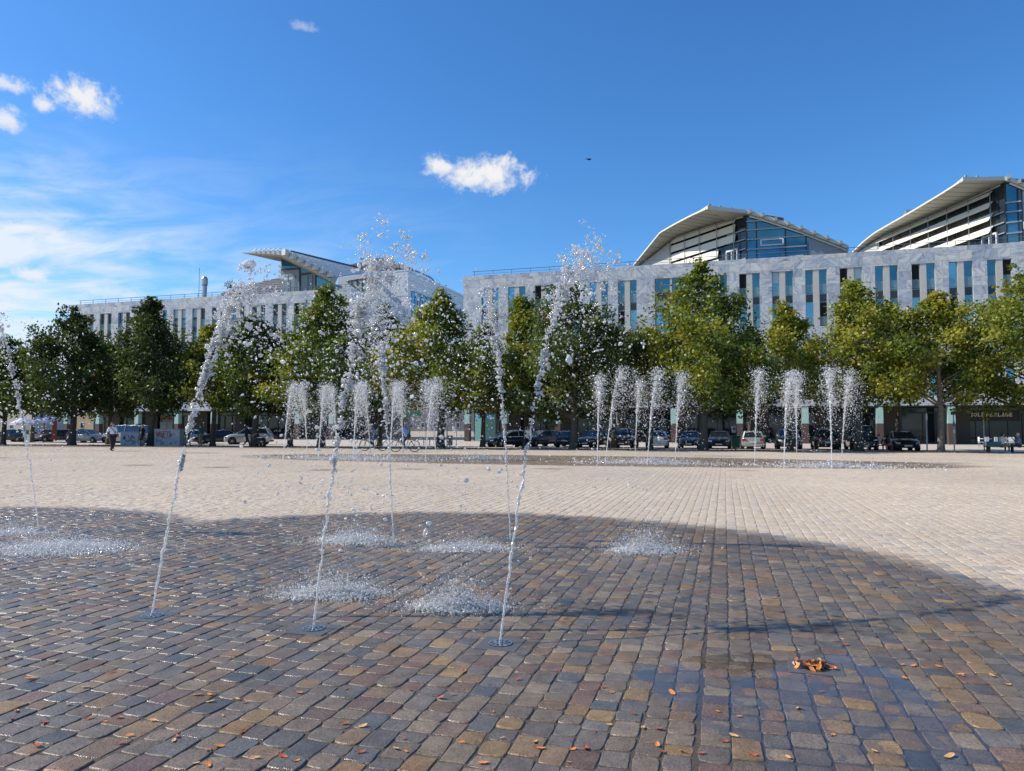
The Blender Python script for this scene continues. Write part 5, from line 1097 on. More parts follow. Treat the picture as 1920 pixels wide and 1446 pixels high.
MB().box(tuple(gat(1861, 47.7) + Vector((0, 0, .60))), (.75, .32, .26), rz=-.1).build('x', M_dframe); bag = bpy.data.objects['x']; bag.name = 'shopping_bag'; bag.data.materials[0] = pbr('teal_bag', (.02, .11, .14), .7); tag(bag, 'teal bag resting on the bench beside the person in a pale cardigan', 'bag')
def chair(loc, rz, lb):
    t = thing('cafe_chair', lb, 'chair', loc, rz, 'white chairs outside the cafe'); MB().box((0, 0, .45), (.44, .44, .05)).build('seat', M_sw, t, local=True, bevel=.01); MB().box((0, -.21, .72), (.44, .04, .40)).build('backrest', M_sw, t, local=True, bevel=.01)
    for x in (-.19, .19):
        for y in (-.19, .19): MB().box((x, y, .21), (.04, .04, .46)).build('leg', M_rim, t, local=True)
for px in (1838, 1852, 1861, 1886, 1893): p = gs(px, 76); chair(p, R(170) + px * .37, 'white cafe chair on the pavement below the shop lettering')
for px, dx in ((1846, 0), (1890, 0)):
    p = gs(px, 77.2); t = thing('cafe_table', 'small white cafe table among the white chairs', 'table', p, 0, 'cafe tables'); MB().box((0, 0, .74), (.75, .75, .04)).build('tabletop', M_sw, t, local=True); MB().tube([(0, 0, 0), (0, 0, .74)], .035, 8).build('leg', M_rim, t, local=True)
for i, px in enumerate((672, 690, 707, 724, 742, 790, 800, 812)):
    t = thing('bicycle_stand', 'thin steel bicycle stand in the row behind the far left jets', 'bicycle stand', gs(px, 66), -TH, 'bicycle stands'); MB().tube([(-.3, 0, 0), (-.3, 0, .7), (-.2, 0, .82), (.2, 0, .82), (.3, 0, .7), (.3, 0, 0)], .025, 8).build('hoop', M_dframe, t, local=True)
# pushchair
t = thing('pushchair', 'dark pushchair with a pale blanket beside the silver off-road car', 'pushchair', gat(484, 57), R(-95)); MB().box((0, .1, .62), (.46, .7, .24)).build('seat', C_['dark'], t, local=True, bevel=.06); MB().ico((0, -.12, .86), (.25, .28, .24), 2).build('hood', C_['dark'], t, local=True, smooth=True); MB().box((0, .22, .76), (.40, .42, .06)).build('blanket', C_['cream'], t, local=True, bevel=.02)
MB().tube([(-.2, -.3, .5), (-.2, -.75, 1.02), (.2, -.75, 1.02), (.2, -.3, .5)], .018, 6).build('handle', M_dframe, t, local=True)
for x in (-.24, .24):
    for y in (-.3, .42): MB().tube([(x - .02, y, .16), (x + .02, y, .16)], .16, 14).build('wheel', M_tyre, t, local=True)
MB().beam((-.22, -.3, .16), (-.22, .2, .55), .03, .03).beam((.22, -.3, .16), (.22, .2, .55), .03, .03).beam((-.22, .42, .16), (-.22, -.1, .55), .03, .03).beam((.22, .42, .16), (.22, -.1, .55), .03, .03).build('chassis', M_dframe, t, local=True)
# far left odds and ends
def shade(label, px, depth, top, wd):
    g = gat(px, depth); t = thing('sunshade', label, 'parasol', g, 0, 'white sunshades'); zt = at(px, top, depth).z - g.z; MB().tube([(0, 0, 0), (0, 0, zt)], .04, 8).build('pole', M_dframe, t, local=True)
    m = MB(); n = 8
    for i in range(n): a0, a1 = 2 * math.pi * i / n, 2 * math.pi * (i + 1) / n; m.face([(0, 0, zt), (math.cos(a0) * wd, math.sin(a0) * wd, zt - .7), (math.cos(a1) * wd, math.sin(a1) * wd, zt - .7)]); m.face([(math.cos(a0) * wd, math.sin(a0) * wd, zt - .7), (math.cos(a1) * wd, math.sin(a1) * wd, zt - .7), (math.cos(a1) * wd, math.sin(a1) * wd, zt - .95), (math.cos(a0) * wd, math.sin(a0) * wd, zt - .95)])
    m.build('canopy', pbr('lilac_white_canvas', (.60, .57, .68), .8), t, local=True)
shade('lilac white sunshade above the red car', 84, 82, 777, 1.7); shade('lilac white sunshade above the yellow board', 46, 80, 781, 1.3)
t = thing('info_board', 'tall pale yellow board on the far left', 'board', gat(53, 74)); MB().box((0, 0, 1.35), (.5, .1, 1.1)).build('board', pbr('pale_yellow_board', (.70, .68, .42), .6), t, local=True, bevel=.02); MB().box((0, -.055, 1.1), (.34, .01, .45)).build('picture', M_grafd, t, local=True); MB().box((0, 0, .4), (.5, .09, .8)).build('base', M_sw, t, local=True)
t = thing('banner', 'dark red upright banner left of the dark tree', 'banner', gat(104, 78)); MB().box((0, 0, 1.3), (.42, .06, 2.1)).build('cloth', pbr('dark_red_cloth', (.18, .025, .02), .8), t, local=True); MB().tube([(-.24, 0, 0), (-.24, 0, 2.5)], .025, 6).build('pole', M_dframe, t, local=True)
# glass vestibule and green fascia under the arcades
def fascia(label, px0, px1, py0, py1, s_, mat, name='fascia_sign'):
    m = MB(); m.prism([on_s(px0, py1, s_), on_s(px1, py1, s_), on_s(px1, py0, s_), on_s(px0, py0, s_)], NN * .08); o = m.build(name, mat); return tag(o, label, 'sign')
fascia('dark green shop fascia behind the cyclists', 754, 790, 772, 780, 88, pbr('green_fascia', (.01, .10, .05), .5))
t = thing('glass_porch', 'tall pale green glass doorway left of the two tone car', 'doorway', gs(900, 83.6), -TH); a = gs(889, 83.6)
MB().box((-.05, 0, 1.75), (1.15, .08, 3.3)).build('door_panel', pbr('mint_glass_panel', (.20, .42, .36), .2), t, local=True); MB().box((1.3, 0, 1.75), (1.3, .08, 3.3)).build('door_panel', pbr('dark_mint_glass', (.06, .14, .13), .15), t, local=True)
for i, x in enumerate((-.1, 1.2)): MB().ico((x, -.05, 3.0), (.32, .02, .16), 2).build('blue_emblem', pbr('blue_emblem', (.10, .36, .75), .5), t, local=True)
f = MB()
for x in (-.72, .58, 2.0): f.box((x, 0, 1.75), (.08, .12, 3.4))
f.box((.64, 0, 3.44), (2.8, .12, .08)).build('door_frame', M_dframe, t, local=True)
# rooftop shrub, bird
t = thing('shrub', 'small leafy shrub growing on the left roof edge', 'shrub', on_s(431, 548, 91)); r_ = np.random.default_rng(3); N = 260; C = r_.normal(0, 1, (N, 3)) * np.array([.45, .3, .38]) + np.array([0, 0, .9]); nr = r_.normal(0, 1, (N, 3)); tv = np.cross(nr, r_.normal(0, 1, (N, 3))); tv /= np.linalg.norm(tv, axis=1, keepdims=True); bv = np.cross(nr, tv); bv /= np.linalg.norm(bv, axis=1, keepdims=True)
npmesh('foliage', np.stack([C - tv * .1, C - bv * .07, C + tv * .1, C + bv * .07], 1).reshape(-1, 3), np.arange(4 * N).reshape(N, 4), M_leaf, t, facecol=np.tile([.06, .09, .03, 1], (N, 1))); MB().tube([(0, 0, -1.2), (.05, 0, 1)], .04, 5).build('stem', M_bark, t, local=True)
bp = at(1104, 299, 60); t = thing('bird', 'small dark bird flying in the open sky above the right building', 'bird', bp, .4); m = MB(); m.ico((0, 0, 0), (.17, .07, .07), 2); m.ico((.17, 0, .03), (.06, .05, .05), 1)
m.face([(.08, .05, .03), (-.08, .05, .03), (-.12, .30, .16), (.0, .33, .17)]); m.face([(.08, -.05, .03), (-.08, -.05, .03), (-.12, -.28, -.02), (.0, -.31, -.02)]); m.face([(-.12, .04, 0), (-.12, -.04, 0), (-.30, -.07, 0), (-.30, .07, 0)]); m.build('body', pbr('black_feathers', (.02, .02, .022), .7), t, local=True)
# ------------------------------------------------------------------ fountain: nozzles, jets, splashes
def water_mat(name, white, clear=.25):
    m, t, b = mk(name); out = t.n['Material Output']
    b.inputs['Base Color'].default_value = (1, 1, 1, 1); b.inputs['Transmission Weight'].default_value = 1; b.inputs['IOR'].default_value = 1.33; b.inputs['Roughness'].default_value = .03
    d = t.new('ShaderNodeBsdfDiffuse'); d.inputs[0].default_value = (.97, .97, .96, 1); tl_ = t.new('ShaderNodeBsdfTranslucent'); tl_.inputs[0].default_value = (.97, .97, .96, 1)
    mx = t.new('ShaderNodeMixShader'); mx.inputs[0].default_value = .5; t.l.new(d.outputs[0], mx.inputs[1]); t.l.new(tl_.outputs[0], mx.inputs[2])
    gl = t.new('ShaderNodeBsdfGlossy'); gl.inputs['Roughness'].default_value = .12; m3 = t.new('ShaderNodeMixShader'); m3.inputs[0].default_value = .12; t.l.new(mx.outputs[0], m3.inputs[1]); t.l.new(gl.outputs[0], m3.inputs[2])
    tp_ = t.new('ShaderNodeBsdfTransparent'); m4 = t.new('ShaderNodeMixShader'); m4.inputs[0].default_value = clear / (1 - white * .9); t.l.new(b.outputs[0], m4.inputs[1]); t.l.new(tp_.outputs[0], m4.inputs[2])
    m2 = t.new('ShaderNodeMixShader'); pos = t.new('ShaderNodeNewGeometry').outputs['Position']
    t.put(m2.inputs[0], t.ss(t.noise(pos, 35, 2), .35, .65, white * .6, min(1, white * 1.4))); t.l.new(m4.outputs[0], m2.inputs[1]); t.l.new(m3.outputs[0], m2.inputs[2]); t.l.new(m2.outputs[0], out.inputs[0]); return m
M_wat = water_mat('fountain_water', .52, .26); M_drop = water_mat('water_drops', .50); M_spray = water_mat('fine_spray', .74); M_foam = water_mat('splash_foam', .95, .04)
def ico_np(sub):
    bm = bmesh.new(); bmesh.ops.create_icosphere(bm, subdivisions=sub, radius=1); v = np.array([x.co for x in bm.verts]); f = np.array([[q.index for q in x.verts] for x in bm.faces]); bm.free(); return v, f
ICO1, ICO2 = ico_np(1), ico_np(2)
def drops(name, C, rad, mat, parent=None, sub=1, rr=None, lump=.18, aniso=.35, kind=None, org=None):
    rr = rr or rng; v, f = ICO1 if sub == 1 else ICO2; N = len(C)
    an = np.exp(rr.normal(0, aniso, (N, 1, 3))); nz = 1 + rr.normal(0, lump, (N, len(v), 1))
    q = rr.normal(0, 1, (N, 3, 3)); q, _ = np.linalg.qr(q)
    P = (v[None] * nz * an) @ q; P = P * rad[:, None, None] + C[:, None, :]
    if org is not None: P = P - np.array(org)
    F = (f[None] + (np.arange(N) * len(v))[:, None, None]).reshape(-1, 3)
    return npmesh(name, P.reshape(-1, 3), F, mat, parent, smooth=True, kind=kind)
M_plate_ = pbr('wet_grey_stone_plate', (.105, .10, .095), .42, var=.12, scale=40, bump=.25, bscale=120); M_grate = pbr('dark_metal_grate', (.03, .03, .032), .3, .6)
def nozzle(label, x, y, size=.31):
    t = thing('fountain_nozzle', label, 'fountain nozzle', (x, y, 0), -PH, 'nozzle plates in the paving')
    MB().box((0, 0, -.003), (size, size, .017)).build('plate', M_plate_, t, local=True, bevel=.003); z = .0062
    g = MB(); g.tube([(0, 0, z - .003), (0, 0, z)], .085, 28); g.build('drain_ring', M_grate, t, local=True); m = MB()
    for i in range(10):
        a = 2 * math.pi * i / 10; c_, s_ = math.cos(a), math.sin(a); m.box((c_ * .058, s_ * .058, z + .003), (.044, .012, .006), rz=a)
    n = 28
    for (r0, r1) in ((.078, .088), (.026, .036)):
        for i in range(n): a0, a1 = 2 * math.pi * i / n, 2 * math.pi * (i + 1) / n; m.face([(math.cos(a0) * r0, math.sin(a0) * r0, z + .0065), (math.cos(a1) * r0, math.sin(a1) * r0, z + .0065), (math.cos(a1) * r1, math.sin(a1) * r1, z + .0065), (math.cos(a0) * r1, math.sin(a0) * r1, z + .0065)])
    m.build('grate', M_rim, t, local=True); MB().tube([(0, 0, z), (0, 0, z + .022)], [.014, .010], 12).build('spout', M_rim, t, local=True); return t
def jet(label, B, Lp, H, seed, near=True, n=1400, spread=1.0, r0=.008, coh=.36, group='fountain jets', extra_big=0):
    r = np.random.default_rng(seed); B, Lp = np.array(B), np.array(Lp); t = thing('water_jet', label, 'water jet', tuple(B), 0, group)
    g = 9.81; vz = math.sqrt(2 * g * (H - B[2])); Tt = 2 * vz / g; vxy = (Lp - B)[:2] / Tt
    ph = r.uniform(0, 6.28, 8)
    def pos(tau): s_ = tau * Tt; return np.array([B[0] + vxy[0] * s_, B[1] + vxy[1] * s_, B[2] + vz * s_ - .5 * g * s_ * s_])
    # coherent stem
    ns = 170 if near else 40; nr_ = 9 if near else 6; V = []
    tau_end = coh * (.40 if near else .62)
    for i in range(ns):
        f = i / (ns - 1); tau = tau_end * f ** 1.25; p = pos(tau); k = f ** 1.3
        wob = np.array([math.sin(f * 31 + ph[0]) * .5 + math.sin(f * 67 + ph[1]) * .35, math.sin(f * 37 + ph[2]) * .5 + math.sin(f * 59 + ph[3]) * .35, 0]) * .022 * k
        rad = r0 * (1 + .55 * k) * (1 + (.10 + .42 * k) * math.sin(f * 150 + ph[4] + 2 * math.sin(f * 40)) + (.05 + .30 * k) * r.normal()) ; rad = max(rad, r0 * .35) * min(1.0, .12 + (1 - f) / .22)
        for q in range(nr_):
            a = 2 * math.pi * q / nr_ + f * 25; rq = rad * (1 + (.12 + .35 * k) * r.normal()); V.append(p + wob + np.array([math.cos(a) * rq, math.sin(a) * rq, 0]))
    F = [(i * nr_ + q, i * nr_ + (q + 1) % nr_, (i + 1) * nr_ + (q + 1) % nr_, (i + 1) * nr_ + q) for i in range(ns - 1) for q in range(nr_)]
    npmesh('water_column', np.array(V) - B, np.array(F), M_wat if near else M_spray, t, smooth=True)
    # lumps following the stem, then drops thrown with slightly different speeds
    nc = 95 if near else 40; per_ = 14 if near else 6; tc = np.sort(r.uniform(tau_end * .80, min(coh * 1.45, .54), nc)); sp_ = np.exp(r.normal(0, .5, nc)); kc = (tc - tau_end * .5) / .5
    Cc_ = np.array([pos(x) for x in tc]) + r.normal(0, 1, (nc, 3)) * (.006 + (.02 * kc + .16 * kc ** 3)[:, None] * spread)
    dirs = np.array([pos(x + .004) - pos(x) for x in tc]); dirs /= np.linalg.norm(dirs, axis=1, keepdims=True) + 1e-9
    ci_ = np.repeat(np.arange(nc), per_); m_ = nc * per_; k = kc[ci_][:, None]
    P = Cc_[ci_] + dirs[ci_] * r.normal(0, 1, (m_, 1)) * (.028 * sp_[ci_][:, None]) + r.normal(0, 1, (m_, 3)) * (.004 + .022 * k * spread)
    rad = np.exp(r.normal(math.log(.0068 if near else .013), .5, m_)) * (1.1 - .45 * np.clip(k[:, 0], 0, 1)) * np.clip(.50 + 1.6 * k[:, 0], .5, 1)
    drops('water_lumps', P, rad, M_wat if near else M_spray, t, 2 if near else 1, r, .22, .45, org=B, kind='stuff')
    tau = np.concatenate([r.beta(2.0, 1.5, int(n * .62)) * .86 + .13, r.normal(.48, .10, int(n * .38))]) if near else np.concatenate([r.uniform(.12, .5, int(n * .4)), .42 + abs(r.normal(0, .2, n - int(n * .4)))]); tau = np.minimum(tau, .97); N = len(tau)
    fz = 1.005 - abs(r.normal(0, .055, N)) * spread if near else 1.05 - abs(r.normal(0, .13, N)); fx = r.normal(0, .085, (N, 2)) * spread * vz * .30; s_ = tau * Tt; amp = np.clip((tau - .12) / .5, 0, 1.2)
    P = np.stack([B[0] + (vxy[0] + fx[:, 0] * amp) * s_, B[1] + (vxy[1] + fx[:, 1] * amp) * s_, B[2] + vz * fz * s_ - .5 * g * s_ ** 2], 1)
    cl = r.integers(0, max(N // 14, 1), N); P = P + r.normal(0, 1, (max(N // 14, 1), 3))[cl] * .085 * spread * amp[:, None]
    ok = P[:, 2] > B[2] + .03; P = P[ok]; N = len(P)
    if near: rad = np.exp(r.normal(math.log(.0044), .6, N)); rad = np.minimum(rad, .014)
    else: rad = np.exp(r.normal(math.log(.0105), .35, N))
    big = rad > .009
    if near and big.any():
        drops('large_drops', P[big], rad[big], M_drop, t, 2, r, .10, .42, org=B, kind='stuff'); P, rad = P[~big], rad[~big]
    drops('drops', P, rad, M_drop if near else M_spray, t, 1, r, .08, .30, org=B, kind='stuff')
    return t
def G(px, py): p = on_z(px, py, 0); return (p.x, p.y, .0)
NJ = [('near jet on the left leaning right from its own plate', (285, 1156), (630, 1115), 2.85, 21), ('near jet left of centre throwing its crest over the roofs', (588, 1180), (850, 1140), 3.05, 22), ('near right hand jet rising from the plate nearest the camera', (938, 1208), (1205, 1033), 3.3, 23),
      ('jet at the left edge leaning out of the photo', (72, 994), (-190, 1000), 3.35, 24), ('jet left of centre from the middle row leaning left', (738, 1024), (640, 1017), 3.25, 25), ('middle row jet crossing behind the near right hand jet and leaning left', (957, 1012), (862, 1030), 3.35, 26)]
for lb, b_, l_, H, s_ in NJ:
    bx, by, _ = G(*b_); jet(lb, (bx, by, .03), G(*l_), H, s_, True, 1900 if s_ != 24 else 1400, 1.0 if s_ in (21,) else 1.25)
NL = ['nozzle plate of the near jet on the left', 'nozzle plate of the near jet left of centre', 'nozzle plate nearest the camera under the near right hand jet', 'nozzle plate far left beside the large splash', 'nozzle plate of the middle row jet left of centre', 'nozzle plate hidden in spray behind the near right hand jet']
for (lb, b_, l_, H, s_), nl in zip(NJ, NL): x, y, _ = G(*b_); nozzle(nl, x, y)
FJ = [(531, 861, 566, 858, 3.35), (576, 857, 552, 860, 3.3), (597, 862, 622, 858, 3.25), (632, 857, 606, 860, 3.2), (662, 864, 690, 858, 3.3), (695, 859, 662, 861, 3.3), (730, 864, 757, 860, 3.35), (756, 859, 742, 860, 3.3), (797, 865, 842, 859, 3.4), (818, 859, 778, 862, 3.4),
      (1120, 870, 1133, 866, 3.45), (1135, 871, 1190, 863, 3.7), (1191, 853.5, 1215, 857, 3.7), (1214, 872, 1252, 866, 3.6), (1266, 864.5, 1297, 868, 3.55),
      (1415, 873, 1439, 868, 3.6), (1470, 879, 1488, 872, 3.35), (1494, 866, 1500, 869, 3.55), (1560, 879, 1548, 872, 3.5), (1578, 866, 1622, 870, 3.6)]
FL = ['leftmost far jet leaning right', 'second far jet from the left leaning left', 'third far jet from the left', 'thin far jet behind the third from the left', 'far jet left of the half hidden cyclist', 'far jet leaning left across the half hidden cyclist', 'far jet just in front of the front wheel of the blue shirted cyclist', 'far jet in front of the legs of the blue shirted cyclist', 'far jet leaning right behind the blue shirted cyclist', 'far jet leaning left crossing the one behind the blue shirted cyclist',
      'narrow far jet at the left end of the middle cluster', 'wide spreading far jet of the middle cluster', 'far jet rising from the back edge left of the white saloon', 'far jet in front of the white saloon', 'broad far jet at the right end of the middle cluster',
      'slender far jet in front of the silver estate', 'tall far jet left of a thin one in the right cluster', 'thin far jet in the back row of the right cluster', 'tall straight far jet of the right cluster', 'rightmost far jet bending to the right']
for i, ((a, b_, c_, d_, H), lb) in enumerate(zip(FJ, FL)):
    p = on_z(a, b_, 0); q = on_z(c_, d_, 0); q = Vector((q.x, min(max(q.y, p.y - 2), p.y + 2), 0)); jet(lb, (p.x, p.y, 0), (q.x, q.y, 0), H, 60 + i, False, 2300 if i < 10 else 2000, 1.2, .019 if i < 10 else .016, .36, 'far fountain jets')
def splash(label, px, py, rx, ry, n, seed, h=.15, fine=.0027, foam=True):
    r = np.random.default_rng(seed); c = np.array(G(px, py)); N = int(n * 2.6)
    rad = np.abs(r.normal(0, .46, N)); r2 = r.uniform(0, 1, N) < .35; rad[r2] *= .62; rad = rad + r.uniform(0, .18, N); a = r.uniform(0, 2 * math.pi, N); X = np.cos(a) * rad * rx; Y = np.sin(a) * rad * ry
    z = r.exponential(1.0, N) * h * .38 * np.exp(-(rad / .9) ** 2) + .004
    st = r.uniform(0, 1, N) < .25; z[st] = r.exponential(h * .5, st.sum()) * np.exp(-(rad[st] / 1.0) ** 2) * r.uniform(.2, 1, st.sum())
    jx = r.normal(0, .10, (24, 2)) * np.array([rx, ry]); gi = r.integers(0, 24, N); X = X + jx[gi, 0]; Y = Y + jx[gi, 1]
    P = c + np.stack([X, Y, z], 1); sz = np.exp(r.normal(math.log(fine), .45, N)); lowc = (rad < .6) & (r.uniform(0, 1, N) < .42); P[lowc, 2] = r.exponential(.014, lowc.sum()); sz[lowc] *= 2.3
    o = drops('water_splash', P, sz, M_foam, None, 1, r, .1, .3); tag(o, label, 'splash', None, 'stuff')
    return o
splash('large low splash sweeping across the left edge', 118, 1031, 1.25, .75, 7000, 31, .16); splash('splash behind the near jet left of centre', 630, 1117, .62, .30, 4200, 32, .20); splash('bright splash left of the near right hand jet', 856, 1143, .55, .24, 4200, 33, .24)
splash('small splash beside the middle row jet left of centre', 662, 1016, .75, .45, 3600, 34, .2); splash('thin splash between the two middle row jets', 873, 1031, .85, .35, 3200, 35, .14); splash('lone splash right of the near jets', 1203, 1034, .62, .40, 3800, 36, .26)
splash('faint splash on the far left edge', 10, 1000, 1.0, .5, 1500, 37, .16)
def far_splash(label, px, py, rx, ry, n, seed):
    r = np.random.default_rng(seed); c = np.array(G(px, py)); rad = np.abs(r.normal(0, .6, n)); a = r.uniform(0, 6.28, n); x, y = np.cos(a) * rad * rx, np.sin(a) * rad * ry; z = r.exponential(.07, n) + .01
    P = c + np.stack([x * UU.x + y * NN.x, x * UU.y + y * NN.y, z], 1); o = drops('water_splash', P, np.exp(r.normal(math.log(.012), .4, n)), M_foam, None, 1, r, .1, .3); tag(o, label, 'splash', None, 'stuff')
far_splash('low line of splashes under the left cluster of far jets', 668, 862, 5.6, 1.2, 5200, 41); far_splash('low line of splashes under the middle cluster of far jets', 1225, 870, 3.4, 1.0, 3800, 42); far_splash('low line of splashes under the right cluster of far jets', 1555, 877, 3.2, .8, 3600, 43); far_splash('faint far splash between the left and middle clusters', 900, 861, 2.2, .8, 1500, 44)
# loose drops hanging in the air between the near jets
r_ = np.random.default_rng(77); Cs = []
for (px, py, dp, n, sx, sz_) in ((625, 700, 6.6, 260, .38, .62), (700, 620, 7.6, 420, .30, .62), (700, 760, 8.4, 300, .45, .5), (870, 640, 7.2, 170, .30, .45), (40, 700, 9.0, 380, .42, .5), (840, 800, 7.5, 160, .42, .32), (1110, 700, 7.6, 130, .22, .6), (60, 800, 9, 200, .45, .28), (1190, 900, 9.0, 40, .06, .12), (868, 890, 9.2, 60, .1, .2), (650, 970, 6.2, 60, .12, .05)):
    c = at(px, py, dp); Cs.append(np.array(c) + r_.normal(0, 1, (n, 3)) * np.array([sx, .35, sz_]))
P = np.concatenate(Cs); P = P[(P[:, 2] > .05) & (P[:, 2] < 2.9)]; rd = np.minimum(np.exp(r_.normal(math.log(.0046), .55, len(P))), .0105); o = drops('falling_drops', P, rd, M_drop, None, 2, r_, .07, .38); tag(o, 'scattered drops of water falling between the near jets', 'water drops', None, 'stuff')
# water lying on the stones
def film_mat():
    m, t, b = mk('standing_water'); out = t.n['Material Output']; t.n.remove(b); tr_ = t.new('ShaderNodeBsdfTransparent'); tr_.inputs[0].default_value = (.86, .86, .85, 1); gl = t.new('ShaderNodeBsdfGlossy'); gl.inputs['Roughness'].default_value = .03; lw = t.new('ShaderNodeLayerWeight'); lw.inputs[0].default_value = .5
    pos = t.new('ShaderNodeNewGeometry').outputs['Position']; bp_ = t.bump(t.noise(pos, 6, 3), .12, .01); t.l.new(bp_, gl.inputs['Normal']); fo = t.m('ADD', .02, t.m('MULTIPLY', t.m('POWER', lw.outputs['Facing'], 5.0), .98))
    mx = t.new('ShaderNodeMixShader'); t.l.new(fo, mx.inputs[0]); t.l.new(tr_.outputs[0], mx.inputs[1]); t.l.new(gl.outputs[0], mx.inputs[2]); t.l.new(mx.outputs[0], out.inputs[0]); return m
M_film = film_mat()
def puddle(label, pts, z, seed):
    rnd = random.Random(seed); P = [on_z(x, y, 0) for x, y in pts]; out = []
    for i in range(len(P)):
        a, b_ = P[i], P[(i + 1) % len(P)]
        for k in range(10): q = a.lerp(b_, k / 10); out.append((q.x + rnd.gauss(0, .018), q.y + rnd.gauss(0, .025), z))
    m = MB(); m.face(out); o = m.build('puddle', M_film)
    if o.data.polygons[0].normal.z < 0: o.data.flip_normals()
    tag(o, label, 'puddle', None, 'structure'); return o
puddle('shallow puddle over the setts around the leaf filled drain', [(1180, 1262), (1330, 1228), (1480, 1226), (1580, 1210), (1660, 1250), (1740, 1300), (1830, 1370), (1930, 1470), (1700, 1500), (1480, 1470), (1380, 1400), (1260, 1320)], .0005, 1)
# drain filled with leaves
dx, dy, _ = G(1529, 1252); t = thing('drain_plate', 'square grey drain plate heaped with orange leaves', 'drain', (dx, dy, 0), -PH - .03); MB().box((0, 0, -.002), (.34, .30, .014)).build('plate', M_plate_, t, local=True, bevel=.003); MB().tube([(0, 0, .003), (0, 0, .0065)], .10, 24).build('drain_ring', M_grate, t, local=True)
LEAFM = [pbr('orange_leaf', (.68, .24, .06), .6, var=.3, scale=60), pbr('rust_leaf', (.36, .10, .045), .6, var=.3, scale=60), pbr('tan_leaf', (.58, .33, .13), .6, var=.3, scale=60)]
def leaf_pts(r, s):
    """small curled oval leaf: rings across its length"""
    pts = []; n = 7
    cu, tw = r.uniform(.2, 1.1), r.uniform(-.5, .5)
    for i in range(n):
        u = i / (n - 1) * 2 - 1; wd = (1 - u * u) ** .6 * .42 * (1 + .12 * r.normal()); z = cu * .16 * u * u + .02
        for v in (-1, 0, 1): pts.append((u * s, (v * wd + .1 * u * tw) * s, (z + abs(v) * .14 * cu * (.5 + .5 * math.sin(3 * u))) * s))
    f = [(i * 3 + k, (i + 1) * 3 + k, (i + 1) * 3 + k + 1, i * 3 + k + 1) for i in range(n - 1) for k in range(2)]; return pts, f
LM = []
r_ = np.random.default_rng(5)
for i in range(9):
    pts, f = leaf_pts(r_, 1.0); me = bpy.data.meshes.new('leaf'); me.from_pydata(pts, [], f); me.materials.append(LEAFM[i % 3]); LM.append(me)
def leaf(x, y, s, z=.006, tilt=.12):
    o = bpy.data.objects.new('fallen_leaf', LM[r_.integers(0, 9)]); COL.objects.link(o); o.location = (x, y, z); o.rotation_euler = (r_.normal(0, tilt), r_.normal(0, tilt), r_.uniform(0, 6.28)); o.scale = (s, s, s); return tag(o, 'small orange brown fallen leaf lying on the wet paving', 'leaf', 'fallen leaves on the wet paving')
for px, py in ((370, 1304), (393, 1304), (394, 1317), (445, 1312), (458, 1318), (210, 1262), (56, 1273), (129, 1323), (31, 1335), (84, 1357), (228, 1395), (243, 1380), (332, 1383), (287, 1352), (456, 1373), (410, 1400), (478, 1422), (676, 1412), (646, 1358), (680, 1363), (825, 1310), (970, 1275), (10, 1236), (1003, 1393), (1013, 1405), (1098, 1405), (1188, 1340), (1205, 1366), (1233, 1399), (1376, 1381), (1358, 1392), (1314, 1414), (1412, 1417), (1478, 1422), (1691, 1248), (1760, 1251), (1800, 1266), (1806, 1269), (1712, 1250), (1860, 1268), (1497, 1175), (1584, 1210), (1590, 1146), (1310, 1090), (1376, 1124), (278, 1012), (233, 1000), (422, 1003), (452, 994), (1355, 1032), (1530, 1050), (1573, 1074), (1890, 1285), (1452, 1122), (905, 1432), (560, 1300), (742, 1405), (160, 1290), (100, 1240), (1130, 1290), (1260, 1300), (1560, 1380), (1640, 1410), (1780, 1420), (1500, 1330), (530, 1420), (390, 1436), (70, 1400), (870, 1260)):
    x, y, _ = G(px, py); leaf(x, y, float(r_.uniform(.021, .036)))
for i in range(34):
    x, y, _ = G(float(r_.uniform(0, 1900)), float(1210 + 230 * r_.uniform(0, 1) ** .7)); leaf(x, y, float(r_.uniform(.014, .026)))
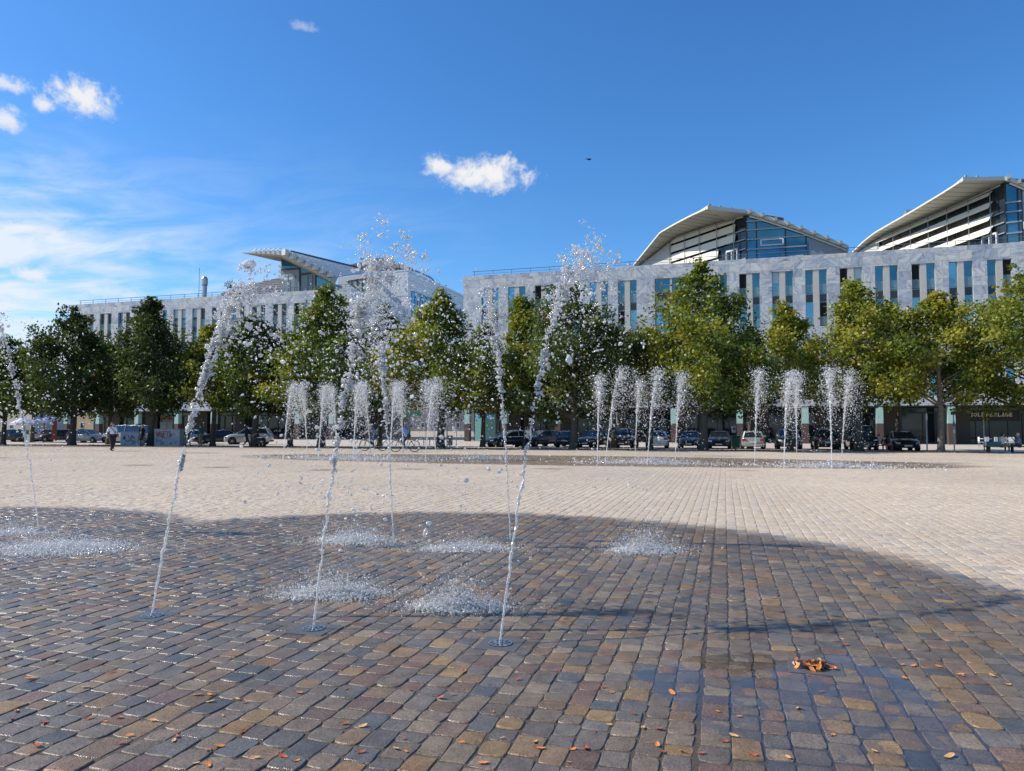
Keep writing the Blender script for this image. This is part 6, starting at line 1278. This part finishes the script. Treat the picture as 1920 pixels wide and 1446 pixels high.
Vp = []; Fp = []; mi = []; o_ = 0
for i in range(60):
    pts, f = leaf_pts(r_, float(r_.uniform(.022, .034))); a = Matrix.Rotation(r_.uniform(0, 6.28), 3, 'Z') @ Matrix.Rotation(r_.normal(0, .6), 3, 'X') @ Matrix.Rotation(r_.normal(0, .6), 3, 'Y'); rad = abs(r_.normal(0, .07)); an = r_.uniform(0, 6.28); c = Vector((dx + math.cos(an) * rad, dy + math.sin(an) * rad * .8, .018 + max(0, .03 - rad * .3) * r_.uniform(0, 1)))
    Vp += [tuple(a @ Vector(p) + c) for p in pts]; Fp += [tuple(q + o_ for q in ff) for ff in f]; mi += [i % 3] * len(f); o_ += len(pts)
me = bpy.data.meshes.new('leaf_pile'); me.from_pydata(Vp, [], Fp)
for m_ in LEAFM: me.materials.append(m_)
me.polygons.foreach_set('material_index', mi); o = bpy.data.objects.new('leaf_pile', me); COL.objects.link(o); tag(o, 'heap of orange leaves clogging the square drain', 'leaf pile', None, 'stuff')
# fallen leaves under the trees
N = 2600; a = r_.uniform(0, 1, N); b_ = r_.uniform(0, 1, N); Pn = np.array(EDGE_A)[None] * (1 - a[:, None]) + np.array(EDGE_B)[None] * a[:, None]; Pf = np.array(Fa)[None] * (1 - a[:, None]) + np.array(Fb)[None] * a[:, None]; P = Pn * (1 - b_[:, None]) + Pf * b_[:, None]; P[:, 2] = [zg(x, y) + .03 for x, y, _ in P]
tv = r_.normal(0, 1, (N, 3)) * np.array([1, 1, .3]); tv /= np.linalg.norm(tv, axis=1, keepdims=True); bv = np.cross(tv, np.array([0, 0, 1.0])); bv += np.array([0, 0, .2]); 
o = npmesh('leaf_litter', np.stack([P - tv * .07, P - bv * .05, P + tv * .07, P + bv * .05], 1).reshape(-1, 3), np.arange(4 * N).reshape(N, 4), M_leaf, facecol=np.concatenate([r_.uniform(.6, 1.2, (N, 1)) * np.array([.36, .17, .05]), np.ones((N, 1))], 1)); tag(o, 'brown leaf litter under the row of trees', 'leaf litter', None, 'stuff')
